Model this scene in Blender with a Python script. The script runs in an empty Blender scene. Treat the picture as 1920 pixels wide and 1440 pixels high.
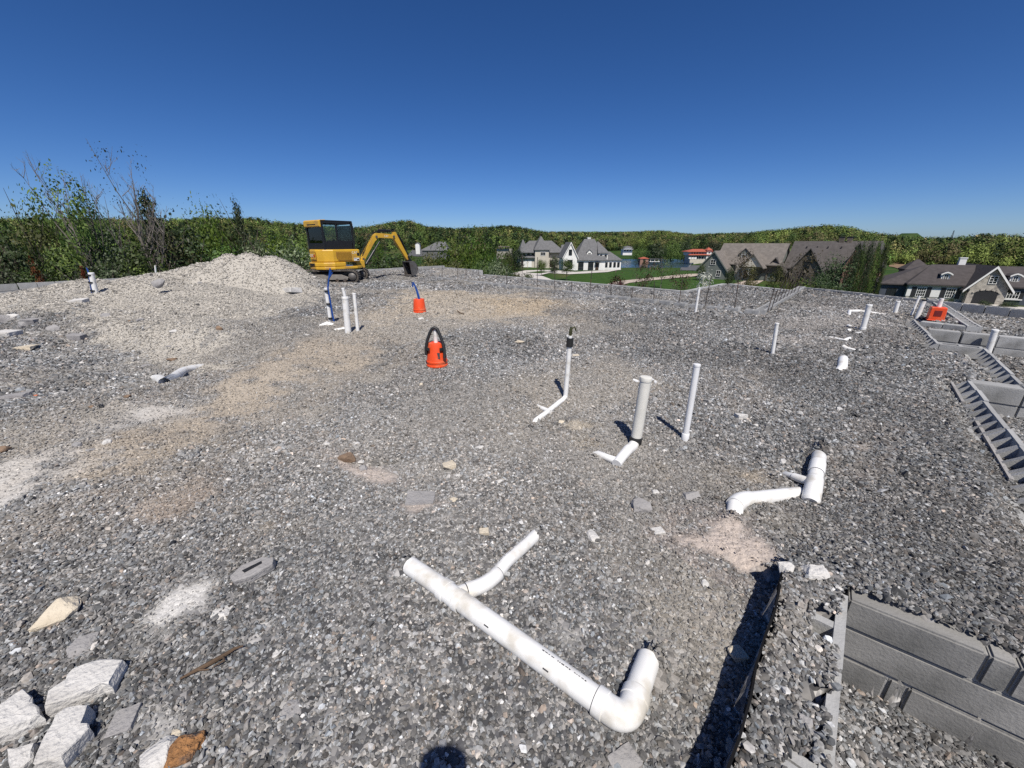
import bpy, bmesh, math, random
import numpy as np
from mathutils import Vector, Matrix, Quaternion

# ------------------------------------------------------------------ camera, sky, sun, exposure
SC = bpy.context.scene
COL = SC.collection
random.seed(7)
RNG = np.random.default_rng(7)
CAM_H, PITCH, FPX = 1.5, math.radians(19.7), 740.0
cam_data = bpy.data.cameras.new("camera")
cam_data.sensor_width = 36.0
cam_data.lens = 36.0 * FPX / 1920.0
cam_data.clip_start = 0.05
cam_data.clip_end = 9000.0
cam = bpy.data.objects.new("camera", cam_data)
COL.objects.link(cam)
cam.location = (0, 0, CAM_H)
cam.rotation_euler = (math.pi / 2 - PITCH, 0, 0)
SC.camera = cam

SUN_EL = math.radians(56)
SUN_TO = Vector((-0.17, 1.0, 0)).normalized()          # the way shadows fall on the ground
world = bpy.data.worlds.new("World")
SC.world = world
world.use_nodes = True
wn = world.node_tree.nodes
wl = world.node_tree.links
sky = wn.new("ShaderNodeTexSky")
sky.sky_type = 'NISHITA'
sky.sun_disc = False
sky.sun_elevation = SUN_EL
sky.sun_rotation = math.atan2(-SUN_TO.x, -SUN_TO.y)
sky.altitude = 300
sky.air_density = 0.6
sky.dust_density = 0.7
sky.ozone_density = 6.0
bg = wn["Background"]
grade = wn.new("ShaderNodeHueSaturation")               # the camera's richer blue, the same all over the sky
grade.inputs["Saturation"].default_value = 1.2
grade.inputs["Hue"].default_value = 0.507
wl.new(sky.outputs["Color"], grade.inputs["Color"])
wl.new(grade.outputs["Color"], bg.inputs["Color"])
bg.inputs["Strength"].default_value = 0.097
sun_data = bpy.data.lights.new("sun", 'SUN')
sun_data.energy = 5.0
sun_data.angle = math.radians(0.53)
sun_data.color = (1.0, 0.945, 0.86)
sun = bpy.data.objects.new("sun", sun_data)
COL.objects.link(sun)
sun_dir = Vector((SUN_TO.x * math.cos(SUN_EL), SUN_TO.y * math.cos(SUN_EL), -math.sin(SUN_EL)))
sun.rotation_euler = sun_dir.to_track_quat('-Z', 'Y').to_euler()
sun.location = (3, -8, 14)
SC.view_settings.view_transform = 'Standard'
SC.view_settings.look = 'None'
SC.view_settings.exposure = 0.08
SC.view_settings.gamma = 1.0
SC.view_settings.use_curve_mapping = False
SC.render.engine = 'CYCLES'
SC.cycles.use_denoising = False
SC.cycles.max_bounces = 5
SC.cycles.diffuse_bounces = 2
SC.cycles.glossy_bounces = 2
SC.cycles.transmission_bounces = 3
SC.cycles.transparent_max_bounces = 6

# ------------------------------------------------------------------ helpers: layout
SP, CP = math.sin(PITCH), math.cos(PITCH)


def ray(px, py):
    """A survey sighting taken from the photograph: direction of the sight line."""
    u, v = (px - 960) / FPX, (py - 720) / FPX
    return Vector((u, CP - v * SP, -(SP + v * CP)))


def at_z(px, py, z=0.0):
    d = ray(px, py)
    t = (z - CAM_H) / d.z
    return Vector((d.x * t, d.y * t, z))


def at_t(px, py, t):
    """Point on the sight line at depth t."""
    d = ray(px, py)
    return Vector((d.x * t, d.y * t, CAM_H + d.z * t))


def at_y(px, py, y):
    d = ray(px, py)
    t = y / d.y
    return Vector((d.x * t, y, CAM_H + d.z * t))


def depth(p):
    return p.y * CP + (CAM_H - p.z) * SP


# ------------------------------------------------------------------ helpers: numpy noise and polygons
_TAB = RNG.random((256, 256))


def vnoise(x, y, s=1.0, o=0):
    x = np.asarray(x, float) / s + 37.3 + o * 11.7
    y = np.asarray(y, float) / s + 91.1 + o * 5.3
    xi, yi = np.floor(x).astype(int), np.floor(y).astype(int)
    fx, fy = x - xi, y - yi
    fx, fy = fx * fx * (3 - 2 * fx), fy * fy * (3 - 2 * fy)
    a, b = _TAB[xi % 256, yi % 256], _TAB[(xi + 1) % 256, yi % 256]
    c, d = _TAB[xi % 256, (yi + 1) % 256], _TAB[(xi + 1) % 256, (yi + 1) % 256]
    return (a * (1 - fx) + b * fx) * (1 - fy) + (c * (1 - fx) + d * fx) * fy - 0.5


def fbm(x, y, s, n=4, o=0):
    v = 0
    for i in range(n):
        v = v + vnoise(x, y, s / 2 ** i, o + i) / 1.8 ** i
    return v


def sstep(a, b, x):
    t = np.clip((x - a) / (b - a), 0, 1)
    return t * t * (3 - 2 * t)


def in_poly(x, y, poly):
    x, y = np.asarray(x, float), np.asarray(y, float)
    r = np.zeros(x.shape, bool)
    n = len(poly)
    for i in range(n):
        x0, y0 = poly[i][0], poly[i][1]
        x1, y1 = poly[(i + 1) % n][0], poly[(i + 1) % n][1]
        if y0 == y1:
            continue
        c = ((y0 > y) != (y1 > y)) & (x < (x1 - x0) * (y - y0) / (y1 - y0) + x0)
        r ^= c
    return r


def seg_dist(x, y, a, b):
    ax, ay = a[0], a[1]
    dx, dy = b[0] - ax, b[1] - ay
    L = dx * dx + dy * dy
    t = np.clip(((x - ax) * dx + (y - ay) * dy) / L, 0, 1)
    return np.hypot(x - ax - t * dx, y - ay - t * dy)


def poly_dist(x, y, poly):
    d = np.full(np.shape(x), 1e9)
    for i in range(len(poly)):
        d = np.minimum(d, seg_dist(x, y, poly[i], poly[(i + 1) % len(poly)]))
    return d


# ------------------------------------------------------------------ helpers: meshes and objects
class MB:
    """Collects boxes, tubes, prisms and plates; build() links them as one mesh object."""

    def __init__(self):
        self.v, self.f = [], []

    def add(self, vs, fs, M=None):
        o = len(self.v)
        for p in vs:
            p = Vector(p)
            self.v.append(tuple(M @ p) if M is not None else tuple(p))
        self.f += [tuple(i + o for i in f) for f in fs]
        return self

    def box(self, c, s, M=None, rz=0.0, rx=0.0, ry=0.0, taper=(1, 1)):
        hx, hy, hz = s[0] / 2, s[1] / 2, s[2] / 2
        tx, ty = taper
        vs = [(-hx, -hy, -hz), (hx, -hy, -hz), (hx, hy, -hz), (-hx, hy, -hz),
              (-hx * tx, -hy * ty, hz), (hx * tx, -hy * ty, hz), (hx * tx, hy * ty, hz), (-hx * tx, hy * ty, hz)]
        R = Matrix.Translation(c) @ Matrix.Rotation(rz, 4, 'Z') @ Matrix.Rotation(ry, 4, 'Y') @ Matrix.Rotation(rx, 4, 'X')
        if M is not None:
            R = M @ R
        return self.add(vs, [(0, 3, 2, 1), (4, 5, 6, 7), (0, 1, 5, 4), (1, 2, 6, 5), (2, 3, 7, 6), (3, 0, 4, 7)], R)

    def tube(self, pts, r, n=12, caps=True, M=None):
        pts = [Vector(p) for p in pts]
        rs = r if isinstance(r, (list, tuple)) else [r] * len(pts)
        tang = []
        for i in range(len(pts)):
            a, b = pts[max(i - 1, 0)], pts[min(i + 1, len(pts) - 1)]
            tang.append((b - a).normalized())
        up = Vector((0, 0, 1)) if abs(tang[0].z) < 0.9 else Vector((1, 0, 0))
        nrm = (up - tang[0] * up.dot(tang[0])).normalized()
        vs, fs = [], []
        for i, p in enumerate(pts):
            if i:
                q = tang[i - 1].rotation_difference(tang[i])
                nrm = (q @ nrm).normalized()
            bi = tang[i].cross(nrm)
            for k in range(n):
                a = 2 * math.pi * k / n
                vs.append(p + (nrm * math.cos(a) + bi * math.sin(a)) * rs[i])
        for i in range(len(pts) - 1):
            for k in range(n):
                k2 = (k + 1) % n
                fs.append((i * n + k, i * n + k2, (i + 1) * n + k2, (i + 1) * n + k))
        if caps:
            fs.append(tuple(range(n - 1, -1, -1)))
            e = (len(pts) - 1) * n
            fs.append(tuple(e + k for k in range(n)))
        return self.add(vs, fs, M)

    def lathe(self, prof, n=24, M=None, c=(0, 0, 0)):
        vs, fs = [], []
        for r, z in prof:
            for k in range(n):
                a = 2 * math.pi * k / n
                vs.append((c[0] + r * math.cos(a), c[1] + r * math.sin(a), c[2] + z))
        for i in range(len(prof) - 1):
            for k in range(n):
                k2 = (k + 1) % n
                fs.append((i * n + k, i * n + k2, (i + 1) * n + k2, (i + 1) * n + k))
        fs.append(tuple(range(n - 1, -1, -1)))
        e = (len(prof) - 1) * n
        fs.append(tuple(e + k for k in range(n)))
        return self.add(vs, fs, M)

    def prism(self, poly, d0, d1, axis='y', M=None):
        """A 2D outline extruded from d0 to d1. axis 'y': outline in (x, z); 'z': in (x, y); 'x': in (y, z)."""
        n = len(poly)

        def P(a, b, d):
            return (a, d, b) if axis == 'y' else (a, b, d) if axis == 'z' else (d, a, b)
        vs = [P(a, b, d0) for a, b in poly] + [P(a, b, d1) for a, b in poly]
        fs = [tuple(range(n)), tuple(range(2 * n - 1, n - 1, -1))]
        fs += [(i, n + i, n + (i + 1) % n, (i + 1) % n) for i in range(n)]
        return self.add(vs, fs, M)

    def mesh(self, name, mat=None, smooth=False):
        me = bpy.data.meshes.new(name)
        me.from_pydata([tuple(p) for p in self.v], [], self.f)
        bm = bmesh.new()
        bm.from_mesh(me)
        bmesh.ops.recalc_face_normals(bm, faces=bm.faces)
        bm.to_mesh(me)
        bm.free()
        if smooth:
            me.polygons.foreach_set("use_smooth", [len(p.vertices) <= 4 for p in me.polygons])
            me.set_sharp_from_angle(angle=math.radians(38))
        if mat:
            me.materials.append(mat)
        return me

    def build(self, name, mat=None, parent=None, smooth=False, loc=None):
        o = bpy.data.objects.new(name, self.mesh(name, mat, smooth))
        COL.objects.link(o)
        if parent is not None:
            o.parent = parent
        if loc is not None:
            o.location = loc
        return o


def bevel(o, w=0.01, seg=2, ang=40):
    m = o.modifiers.new("edges", 'BEVEL')
    m.width = w
    m.segments = seg
    m.limit_method = 'ANGLE'
    m.angle_limit = math.radians(ang)
    m.harden_normals = False
    return o


def tag(o, label=None, cat=None, group=None, kind=None):
    if label:
        o["label"] = label
    if cat:
        o["category"] = cat
    if group:
        o["group"] = group
    if kind:
        o["kind"] = kind
    return o


def thing(name, label, cat, loc=(0, 0, 0), rz=0.0, group=None):
    o = bpy.data.objects.new(name, None)
    o.empty_display_size = 0.2
    COL.objects.link(o)
    o.location = loc
    o.rotation_euler = (0, 0, rz)
    return tag(o, label, cat, group)


def inst(name, me, parent=None, loc=(0, 0, 0), rot=(0, 0, 0), scale=(1, 1, 1)):
    o = bpy.data.objects.new(name, me)
    COL.objects.link(o)
    if parent is not None:
        o.parent = parent
    o.location, o.rotation_euler, o.scale = loc, rot, scale
    return o


# ------------------------------------------------------------------ helpers: materials
def lin(c):
    return tuple(((v / 12.92) if v <= 0.04045 else ((v + 0.055) / 1.055) ** 2.4) for v in c)


def nodes_of(name):
    m = bpy.data.materials.new(name)
    m.use_nodes = True
    nt = m.node_tree
    return m, nt, nt.nodes, nt.links, nt.nodes["Principled BSDF"]


def pmat(name, col, rough=0.8, var=0.2, scale=6.0, bump=0.15, bscale=40.0, metallic=0.0, spec=0.5, rnd=0.0, stain=None, sscale=3.0, coat=0.0, bdist=0.01):
    """Base colour broken up by two noises, fine relief, optional stain colour and per-object variation."""
    m, nt, N, L, b = nodes_of(name)
    tc = N.new("ShaderNodeTexCoord")
    n1 = N.new("ShaderNodeTexNoise")
    n1.inputs["Scale"].default_value = scale
    n1.inputs["Detail"].default_value = 6
    L.new(tc.outputs["Object"], n1.inputs["Vector"])
    mr = N.new("ShaderNodeMapRange")
    mr.inputs[1].default_value, mr.inputs[2].default_value = 0.25, 0.75
    mr.inputs[3].default_value, mr.inputs[4].default_value = 1 - var, 1 + var
    L.new(n1.outputs["Fac"], mr.inputs[0])
    val = mr.outputs[0]
    if rnd:
        oi = N.new("ShaderNodeObjectInfo")
        r2 = N.new("ShaderNodeMapRange")
        r2.inputs[3].default_value, r2.inputs[4].default_value = 1 - rnd, 1 + rnd
        L.new(oi.outputs["Random"], r2.inputs[0])
        mu = N.new("ShaderNodeMath")
        mu.operation = 'MULTIPLY'
        L.new(val, mu.inputs[0])
        L.new(r2.outputs[0], mu.inputs[1])
        val = mu.outputs[0]
    vm = N.new("ShaderNodeVectorMath")
    vm.operation = 'SCALE'
    vm.inputs[0].default_value = col
    L.new(val, vm.inputs["Scale"])
    out = vm.outputs[0]
    if stain:
        n3 = N.new("ShaderNodeTexNoise")
        n3.inputs["Scale"].default_value = sscale
        n3.inputs["Detail"].default_value = 8
        L.new(tc.outputs["Object"], n3.inputs["Vector"])
        rp = N.new("ShaderNodeMapRange")
        rp.inputs[1].default_value, rp.inputs[2].default_value = 0.52, 0.68
        L.new(n3.outputs["Fac"], rp.inputs[0])
        mx = N.new("ShaderNodeMix")
        mx.data_type = 'RGBA'
        mx.inputs[7].default_value = (*stain, 1)
        L.new(rp.outputs[0], mx.inputs[0])
        L.new(out, mx.inputs[6])
        out = mx.outputs[2]
    L.new(out, b.inputs["Base Color"])
    b.inputs["Roughness"].default_value = rough
    b.inputs["Metallic"].default_value = metallic
    b.inputs["Specular IOR Level"].default_value = spec
    b.inputs["Coat Weight"].default_value = coat
    if bump:
        n2 = N.new("ShaderNodeTexNoise")
        n2.inputs["Scale"].default_value = bscale
        n2.inputs["Detail"].default_value = 5
        L.new(tc.outputs["Object"], n2.inputs["Vector"])
        bp = N.new("ShaderNodeBump")
        bp.inputs["Strength"].default_value = bump
        bp.inputs["Distance"].default_value = bdist
        L.new(n2.outputs["Fac"], bp.inputs["Height"])
        L.new(bp.outputs["Normal"], b.inputs["Normal"])
    return m


def leafmat(name, c_dark, c_light, trans=0.35):
    m, nt, N, L, b = nodes_of(name)
    g = N.new("ShaderNodeNewGeometry")
    oi = N.new("ShaderNodeObjectInfo")
    cr = N.new("ShaderNodeValToRGB")
    cr.color_ramp.elements[0].color = (*c_dark, 1)
    cr.color_ramp.elements[1].color = (*c_light, 1)
    L.new(g.outputs["Random Per Island"], cr.inputs[0])
    hs = N.new("ShaderNodeHueSaturation")
    mr = N.new("ShaderNodeMapRange")
    mr.inputs[3].default_value, mr.inputs[4].default_value = 0.5, 1.45
    L.new(oi.outputs["Random"], mr.inputs[0])
    L.new(mr.outputs[0], hs.inputs["Value"])
    mr2 = N.new("ShaderNodeMapRange")
    mr2.inputs[3].default_value, mr2.inputs[4].default_value = 0.485, 0.52
    mu = N.new("ShaderNodeMath")
    mu.operation = 'FRACT'
    m3 = N.new("ShaderNodeMath")
    m3.operation = 'MULTIPLY'
    m3.inputs[1].default_value = 7.31
    L.new(oi.outputs["Random"], m3.inputs[0])
    L.new(m3.outputs[0], mu.inputs[0])
    L.new(mu.outputs[0], mr2.inputs[0])
    L.new(mr2.outputs[0], hs.inputs["Hue"])
    L.new(cr.outputs[0], hs.inputs["Color"])
    L.new(hs.outputs[0], b.inputs["Base Color"])
    b.inputs["Roughness"].default_value = 0.55
    b.inputs["Specular IOR Level"].default_value = 0.35
    tr = N.new("ShaderNodeBsdfTranslucent")
    L.new(hs.outputs[0], tr.inputs["Color"])
    mx = N.new("ShaderNodeMixShader")
    mx.inputs[0].default_value = trans
    L.new(b.outputs[0], mx.inputs[1])
    L.new(tr.outputs[0], mx.inputs[2])
    L.new(mx.outputs[0], N["Material Output"].inputs["Surface"])
    return m

# ------------------------------------------------------------------ site survey: walls, pits, pad outline
E1 = Vector((0.645, 0.764, 0)).normalized()
E2 = Vector((0.78, -0.626, 0)).normalized()
Z_A = 0.10                                              # top of the block wall beside the viewer
A0 = at_z(1590, 1120, Z_A)                              # inner corner of the pit beside the viewer
dA = (A0 - at_z(1565, 1440, Z_A)).normalized()          # along that wall, away from the viewer
dB = (at_z(1920, 1252, Z_A) - A0).normalized()          # along the wall facing the viewer
nA = Vector((-dA.y, dA.x, 0))                           # towards the pad
nB = Vector((-dB.y, dB.x, 0))
if nB.y < 0:
    nB = -nB


def xy(v):
    return (v.x, v.y)


C0, C1 = at_z(1823, 717, 0.04), at_z(1920, 838, 0.04)
D1 = at_z(1920, 730, 0.04)
F0, F1 = at_z(1742, 619, 0.0), at_z(1920, 636, 0.0)
E_a, E_b, E_c = at_z(1717, 600, 0.03), at_z(1762, 645, 0.03), at_z(1849, 654, 0.03)
E_d = at_z(1920, 722, 0.03)
G0, G1 = at_z(1725, 603, 0.03), at_z(1813, 613, 0.03)
H1 = at_z(1737, 560, 0.03)
dC = (C0 - C1).normalized()
dE = (E_c - E_d).normalized()
dF = (F1 - F0).normalized()
dD = (D1 - C0).normalized()
PIT_A = [xy(A0 + nA * .014 + nB * .05), xy(A0 - dA * 3.5 + nA * .014), xy(A0 - dA * 3.5 + dB * 4), xy(A0 + dB * 4 + nB * .05)]
PIT_B = [xy(C0 + dC * .1), xy(C1 - dC * 1.6), xy(C1 - dC * 1.6 + dD * 3.2), xy(C0 + dC * .1 + dD * 3.2)]
PIT_C = [xy(F0 + dC * .1), xy(E_b), xy(E_c), xy(E_d), xy(E_d + dD * 2.5), xy(F0 + dF * 4.5 + dC * .1)]
LOW_C = [xy(G0 + dC * .1), xy(G1 + dC * .1), xy(H1), xy(H1 + Vector((1.4, -3.2, 0))), xy(F0 + dF * 4.5), xy(F0)]
PITS = [(PIT_A, -0.40), (PIT_B, -0.34), (LOW_C, -0.11), (PIT_C, -0.36)]

PER_A, PER_B = at_z(1510, 540, 0.05), at_z(1920, 583, 0.05)
dP = (PER_B - PER_A).normalized()
L_A, L_B = at_z(0, 533, 0.30), at_z(330, 516, 0.30)
dL = (L_B - L_A).normalized()
BACK = at_z(830, 502, 0.0)
R_A, R_B, R_C = at_z(905, 508, 0.0), at_z(905, 517, 0.0), at_z(1288, 550, 0.0)
R_D, R_E = at_z(1363, 535, 0.0), at_z(1489, 549, 0.0)
ROW_A, ROW_B = at_z(800, 521, 0.02), at_z(1427, 590, 0.02)
PAD = [xy(L_A - dL * 9), xy(L_A), xy(L_B), xy(BACK), xy(R_A), xy(R_B), xy(R_C), xy(R_D), xy(R_E), xy(PER_A), xy(PER_B),
       xy(PER_B + dP * 8), (14.5, -4.0), (-22, -4.0)]

# mound of crushed stone behind the pad's near half
PEAKS = [(-7.85, 13.2, 1.26, 0.72), (-8.5, 13.4, 1.38, 0.70), (-9.4, 13.7, 1.28, 0.60), (-10.7, 14.2, 1.05, 0.46), (-12.2, 14.6, 0.55, 0.24),
         (-12.8, 12.2, 0.46, 0.20), (-10.6, 11.6, 0.58, 0.23), (-8.5, 11.3, 0.44, 0.19), (-11.5, 9.6, 0.34, 0.14)]


def height(x, y, pits=True, bumps=True):
    x, y = np.asarray(x, float), np.asarray(y, float)
    roll = sstep(3.4, 1.4, x) * sstep(.9, 2.2, np.hypot(x, y))
    h = (.05 + .11 * roll) * fbm(x, y, 2.4, 3) + (.02 + .05 * roll) * fbm(x, y, 1.0, 2, 15) + 0.018 * fbm(x, y, 0.5, 2, 5)
    m = np.zeros(x.shape)
    for cx, cy, hz, sl in PEAKS:
        r = np.hypot(x - cx, y - cy) + 0.22 * fbm(x, y, 1.1, 4, 3) + .05 * fbm(x, y, .35, 3, 6)
        c = hz - sl * np.sqrt(r * r + 0.05)
        m = np.maximum(m, c) + 0.25 * np.exp(-np.abs(m - c) / 0.06) * 0.06
    h = h + np.maximum(m, 0) * 1.0
    # heaped band of spoil and the hollow below it beside the viewer's far side
    h = h + 0.20 * sstep(0.9, 0.2, seg_dist(x, y, (-9.5, 8.3), (-5.2, 7.0))) - 0.16 * sstep(1.3, 0.3, seg_dist(x, y, (-7.2, 5.9), (-4.5, 5.3)))
    h = h + 0.10 * sstep(0.8, 0.1, seg_dist(x, y, (-4.6, 3.0), (-2.9, 4.6))) + .05 * sstep(.5, .1, seg_dist(x, y, (-2.9, 4.6), (-.6, 6.4)))
    h = h - 0.05 * np.exp(-(((x - 2.1) / .35) ** 2 + ((y - 2.3) / .3) ** 2))
    h = h - 0.14 * np.exp(-(((x + 1.05) / .16) ** 2 + ((y - 2.62) / .07) ** 2))     # small washed-out hole
    h = h + 0.09 * np.exp(-(((x - 6.3) / 1.1) ** 2 + ((y - 7.0) / .9) ** 2))
    # raised fill along the wall beside the viewer, and lower ground on its outer side
    s = (x - A0.x) * nA.x + (y - A0.y) * nA.y
    a = (x - A0.x) * dA.x + (y - A0.y) * dA.y
    b = (x - A0.x) * dB.x + (y - A0.y) * dB.y
    nb = (x - A0.x) * nB.x + (y - A0.y) * nB.y
    onwall = (s > -.02) & (s < .225) & (a < .16)
    h = np.where(onwall, Z_A + 0.016 + 0.03 * vnoise(x, y, .13, 2) + .006 * (s < .05) - .075 * (s < .10) * (((a < -.16) & (a > -.30)) | ((a < -.52) & (a > -.60)) | ((a < -.78) & (a > -1.0))), h)
    h = h - 0.05 * ((s >= .225) & (s < .7) & (a < .1)) * sstep(.7, .25, s)
    h = np.where((nb > 0) & (b > -.25) & ~onwall, h + (Z_A - 0.01) * sstep(1.0, 0.12, nb) * sstep(-.25, .05, b), h)
    # gravel kept low behind the ledge blocks
    for p, q in ((C0, C1 - dC * 1.6), (E_a + dC * .3, E_b), (E_b, E_c), (E_c, E_d)):
        h = h - 0.085 * sstep(0.36, 0.18, seg_dist(x, y, p, q))
    for bx, by, r, z in (BUMPS if bumps else ()):
        h = h + z * np.exp(-((x - bx) ** 2 + (y - by) ** 2) / (r * r))
    if pits:
        for poly, z in PITS:
            ins = in_poly(x, y, poly)
            h = np.where(ins, z + 0.02 * fbm(x, y, .6, 2) + 0.05 * sstep(0.5, 0.1, poly_dist(x, y, poly)), h)
    return h


BUMPS = []                                              # gravel heaped over buried pipe ends: (x, y, radius, height)
for px, py, r, z in ((763, 1062, .04, .08), (1012, 1003, .036, .07), (1240, 1248, .030, .06), (1226, 1232, .036, .09), (1372, 972, .06, .06), (1540, 846, .06, .105), (1462, 884, .05, .05),
                     (1112, 846, .05, .05), (1440, 955, .09, .05), (996, 797, .05, .04), (1000, 756, .05, .04), (380, 682, .12, .10)):
    p = at_z(px, py, 0)
    BUMPS.append((p.x, p.y, r, z))


def gz(x, y):
    return float(height(np.array([x]), np.array([y]), bumps=False)[0])


def ground(px, py, dz=0.0):
    """Where a sight line meets the gravel."""
    z = 0.0
    for _ in range(8):
        p = at_z(px, py, z + dz)
        z = 0.5 * z + 0.5 * gz(p.x, p.y)
    p = at_z(px, py, z + dz)
    return p


# ------------------------------------------------------------------ colour of the stone and the dust lying on it
def gpoly(*pts):
    return [xy(at_z(a, b, 0)) for a, b in pts]


BEIGE, WHITE, OCHRE, PINK = (0.455, 0.425, 0.375), (0.57, 0.555, 0.53), (0.46, 0.36, 0.235), (0.50, 0.43, 0.38)
DUST = [  # outline, colour, strength, feather (m)
    (gpoly((-200, 1010), (0, 985), (200, 955), (360, 905), (520, 815), (690, 745), (860, 640), (1000, 600), (880, 560), (640, 600), (470, 640), (330, 715), (150, 780), (-200, 860)), (.41, .375, .325), .62, .8),
    (gpoly((560, 800), (800, 720), (1100, 680), (1300, 740), (1100, 850), (900, 930), (700, 960)), (.40, .375, .34), .38, .7),
    (gpoly((-300, 600), (0, 556), (180, 549), (420, 540), (610, 546), (640, 552), (590, 575), (520, 585), (470, 610), (455, 650), (420, 690),
           (300, 716), (265, 700), (215, 650), (130, 618), (0, 596)), BEIGE, .96, .5),
    (gpoly((0, 905), (130, 835), (300, 775), (420, 690), (560, 640), (700, 640), (760, 655), (640, 715), (520, 770), (430, 830), (300, 900), (120, 950), (0, 990)), (0.40, 0.335, 0.26), .85, .45),
    (gpoly((760, 545), (880, 548), (1010, 556), (1060, 580), (1040, 600), (930, 612), (800, 600), (700, 640), (640, 610), (700, 570)), (0.46, 0.40, 0.32), .8, .7),
    (gpoly((910, 560), (1030, 563), (1055, 578), (1000, 592), (900, 588)), OCHRE, .75, .35),
    (gpoly((-60, 890), (60, 866), (190, 850), (200, 875), (130, 915), (60, 955), (-60, 985)), WHITE, .9, .16),
    (gpoly((180, 810), (290, 762), (390, 752), (380, 775), (260, 805), (150, 850)), (0.50, 0.49, 0.475), .85, .14),
    (gpoly((215, 1195), (290, 1125), (370, 1080), (405, 1098), (390, 1135), (330, 1170), (260, 1215)), WHITE, .9, .05),
    (gpoly((270, 1330), (330, 1290), (350, 1330), (290, 1400)), WHITE, .4, .05),
    (gpoly((620, 815), (720, 860), (745, 890), (690, 905), (640, 860)), PINK, .85, .09),
    (gpoly((755, 930), (800, 910), (815, 940), (780, 955)), PINK, .75, .05),
    (gpoly((835, 900), (870, 930), (880, 990), (860, 1030), (840, 980)), WHITE, .5, .06),
    (gpoly((1262, 962), (1345, 965), (1425, 1005), (1455, 1050), (1400, 1080), (1290, 1045), (1240, 1005)), PINK, .85, .09),
    (gpoly((1040, 790), (1090, 775), (1130, 790), (1080, 815)), (0.48, 0.42, 0.33), .8, .12),
    (gpoly((940, 730), (1010, 690), (1090, 720), (1180, 690), (1280, 740), (1150, 770), (1000, 830), (900, 800)), (0.42, 0.37, 0.30), .45, .35),
    (gpoly((1360, 705), (1430, 700), (1440, 740), (1380, 760)), (0.44, 0.38, 0.31), .45, .3),
    (gpoly((1370, 880), (1420, 865), (1430, 900), (1385, 910)), (0.46, 0.39, 0.30), .5, .1),
    (gpoly((1560, 820), (1640, 800), (1650, 850), (1570, 860)), (0.44, 0.37, 0.31), .45, .15),
    (gpoly((1430, 600), (1560, 560), (1640, 600), (1700, 600), (1710, 630), (1600, 640), (1480, 660), (1400, 640)), (0.43, 0.40, 0.37), .5, .6),
    (gpoly((420, 1000), (480, 960), (520, 990), (450, 1030)), (0.44, 0.37, 0.28), .35, .1),
    (gpoly((180, 960), (330, 900), (420, 930), (300, 985), (150, 1010)), (0.42, 0.34, 0.27), .5, .15),
    (gpoly((1030, 1180), (1100, 1200), (1060, 1240)), WHITE, .4, .05),
    (gpoly((1330, 1150), (1470, 1110), (1480, 1150), (1350, 1200)), (0.40, 0.36, 0.31), .4, .06),
]


def dust(x, y, z=0.0):
    """Amount and colour of the dust and fines at a point: (amount, r, g, b)."""
    wx = x + 0.28 * fbm(x, y, .9, 4, 8) * np.clip(np.hypot(x, y) / 4, .25, 2)
    wy = y + 0.28 * fbm(x, y, .9, 4, 12) * np.clip(np.hypot(x, y) / 4, .25, 2)
    nf = fbm(x, y, .16, 3, 33) + .6 * fbm(x, y, .5, 2, 44)
    amt = np.zeros(x.shape)
    fine = np.zeros(x.shape)
    col = np.tile(np.array([.40, .365, .315]), x.shape + (1,))
    for poly, c, st, fe in DUST:
        ins = in_poly(wx, wy, poly)
        d = poly_dist(wx, wy, poly)
        d = d * (1 + .9 * nf) + .6 * fe * nf
        a = np.where(ins, sstep(-.2 * fe, fe, d), 0.35 * sstep(fe * .8, 0, d)) * min(1.0, st * 1.15)
        k = a / np.maximum(a + amt, 1e-6)
        col = col * (1 - k[..., None]) + np.array(c) * k[..., None]
        amt = np.maximum(amt, a)
        fine = np.maximum(fine, a * (.85 if c in (WHITE, PINK) or c[0] == .5 else .25 if c == BEIGE else .5))
    k = sstep(.12, .45, z)
    amt = np.maximum(amt, k * .97)
    col = col * (1 - k[..., None]) + np.array(BEIGE) * k[..., None]
    # thin general dusting in loose drifts
    dr = sstep(.08, .48, fbm(x, y, 1.5, 4, 90) + .30 * sstep(1.8, -1.5, x - .25 * y) - .12) * .5
    amt = np.maximum(amt, dr)
    fine = np.maximum(fine, dr * .3)
    return amt, col, fine


# ------------------------------------------------------------------ the gravel pad: one sheet
def axis_pts(lo, hi, c0, fine, grow, most):
    out = [c0]
    s = fine
    p = c0
    while p < hi:
        p += s
        out.append(p)
        s = min(most, max(fine, fine + (abs(p - c0) - 2.2) * grow))
    p = c0
    s = fine
    left = []
    while p > lo:
        p -= s
        left.append(p)
        s = min(most, max(fine, fine + (abs(p - c0) - 2.2) * grow))
    return np.array(left[::-1] + out)


gx = axis_pts(-22, 15, 0.6, 0.045, 0.011, .16)
gy = axis_pts(-4, 27, 1.6, 0.045, 0.011, .16)
X, Y = np.meshgrid(gx, gy)
Z = height(X, Y)
amt, dcol, _ = dust(X, Y, Z)
n0, n1 = X.shape
idx = np.arange(n0 * n1).reshape(n0, n1)
quads = np.stack([idx[:-1, :-1], idx[:-1, 1:], idx[1:, 1:], idx[1:, :-1]], -1).reshape(-1, 4)
cx = X.ravel()[quads].mean(1)
cy = Y.ravel()[quads].mean(1)
keep = in_poly(cx, cy, PAD)
quads = quads[keep]
me = bpy.data.meshes.new("gravel_pad")
me.from_pydata(np.stack([X, Y, Z], -1).reshape(-1, 3).tolist(), [], quads.tolist())
me.polygons.foreach_set("use_smooth", np.ones(len(quads), bool))
ca = me.color_attributes.new("tint", 'FLOAT_COLOR', 'POINT')
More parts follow.
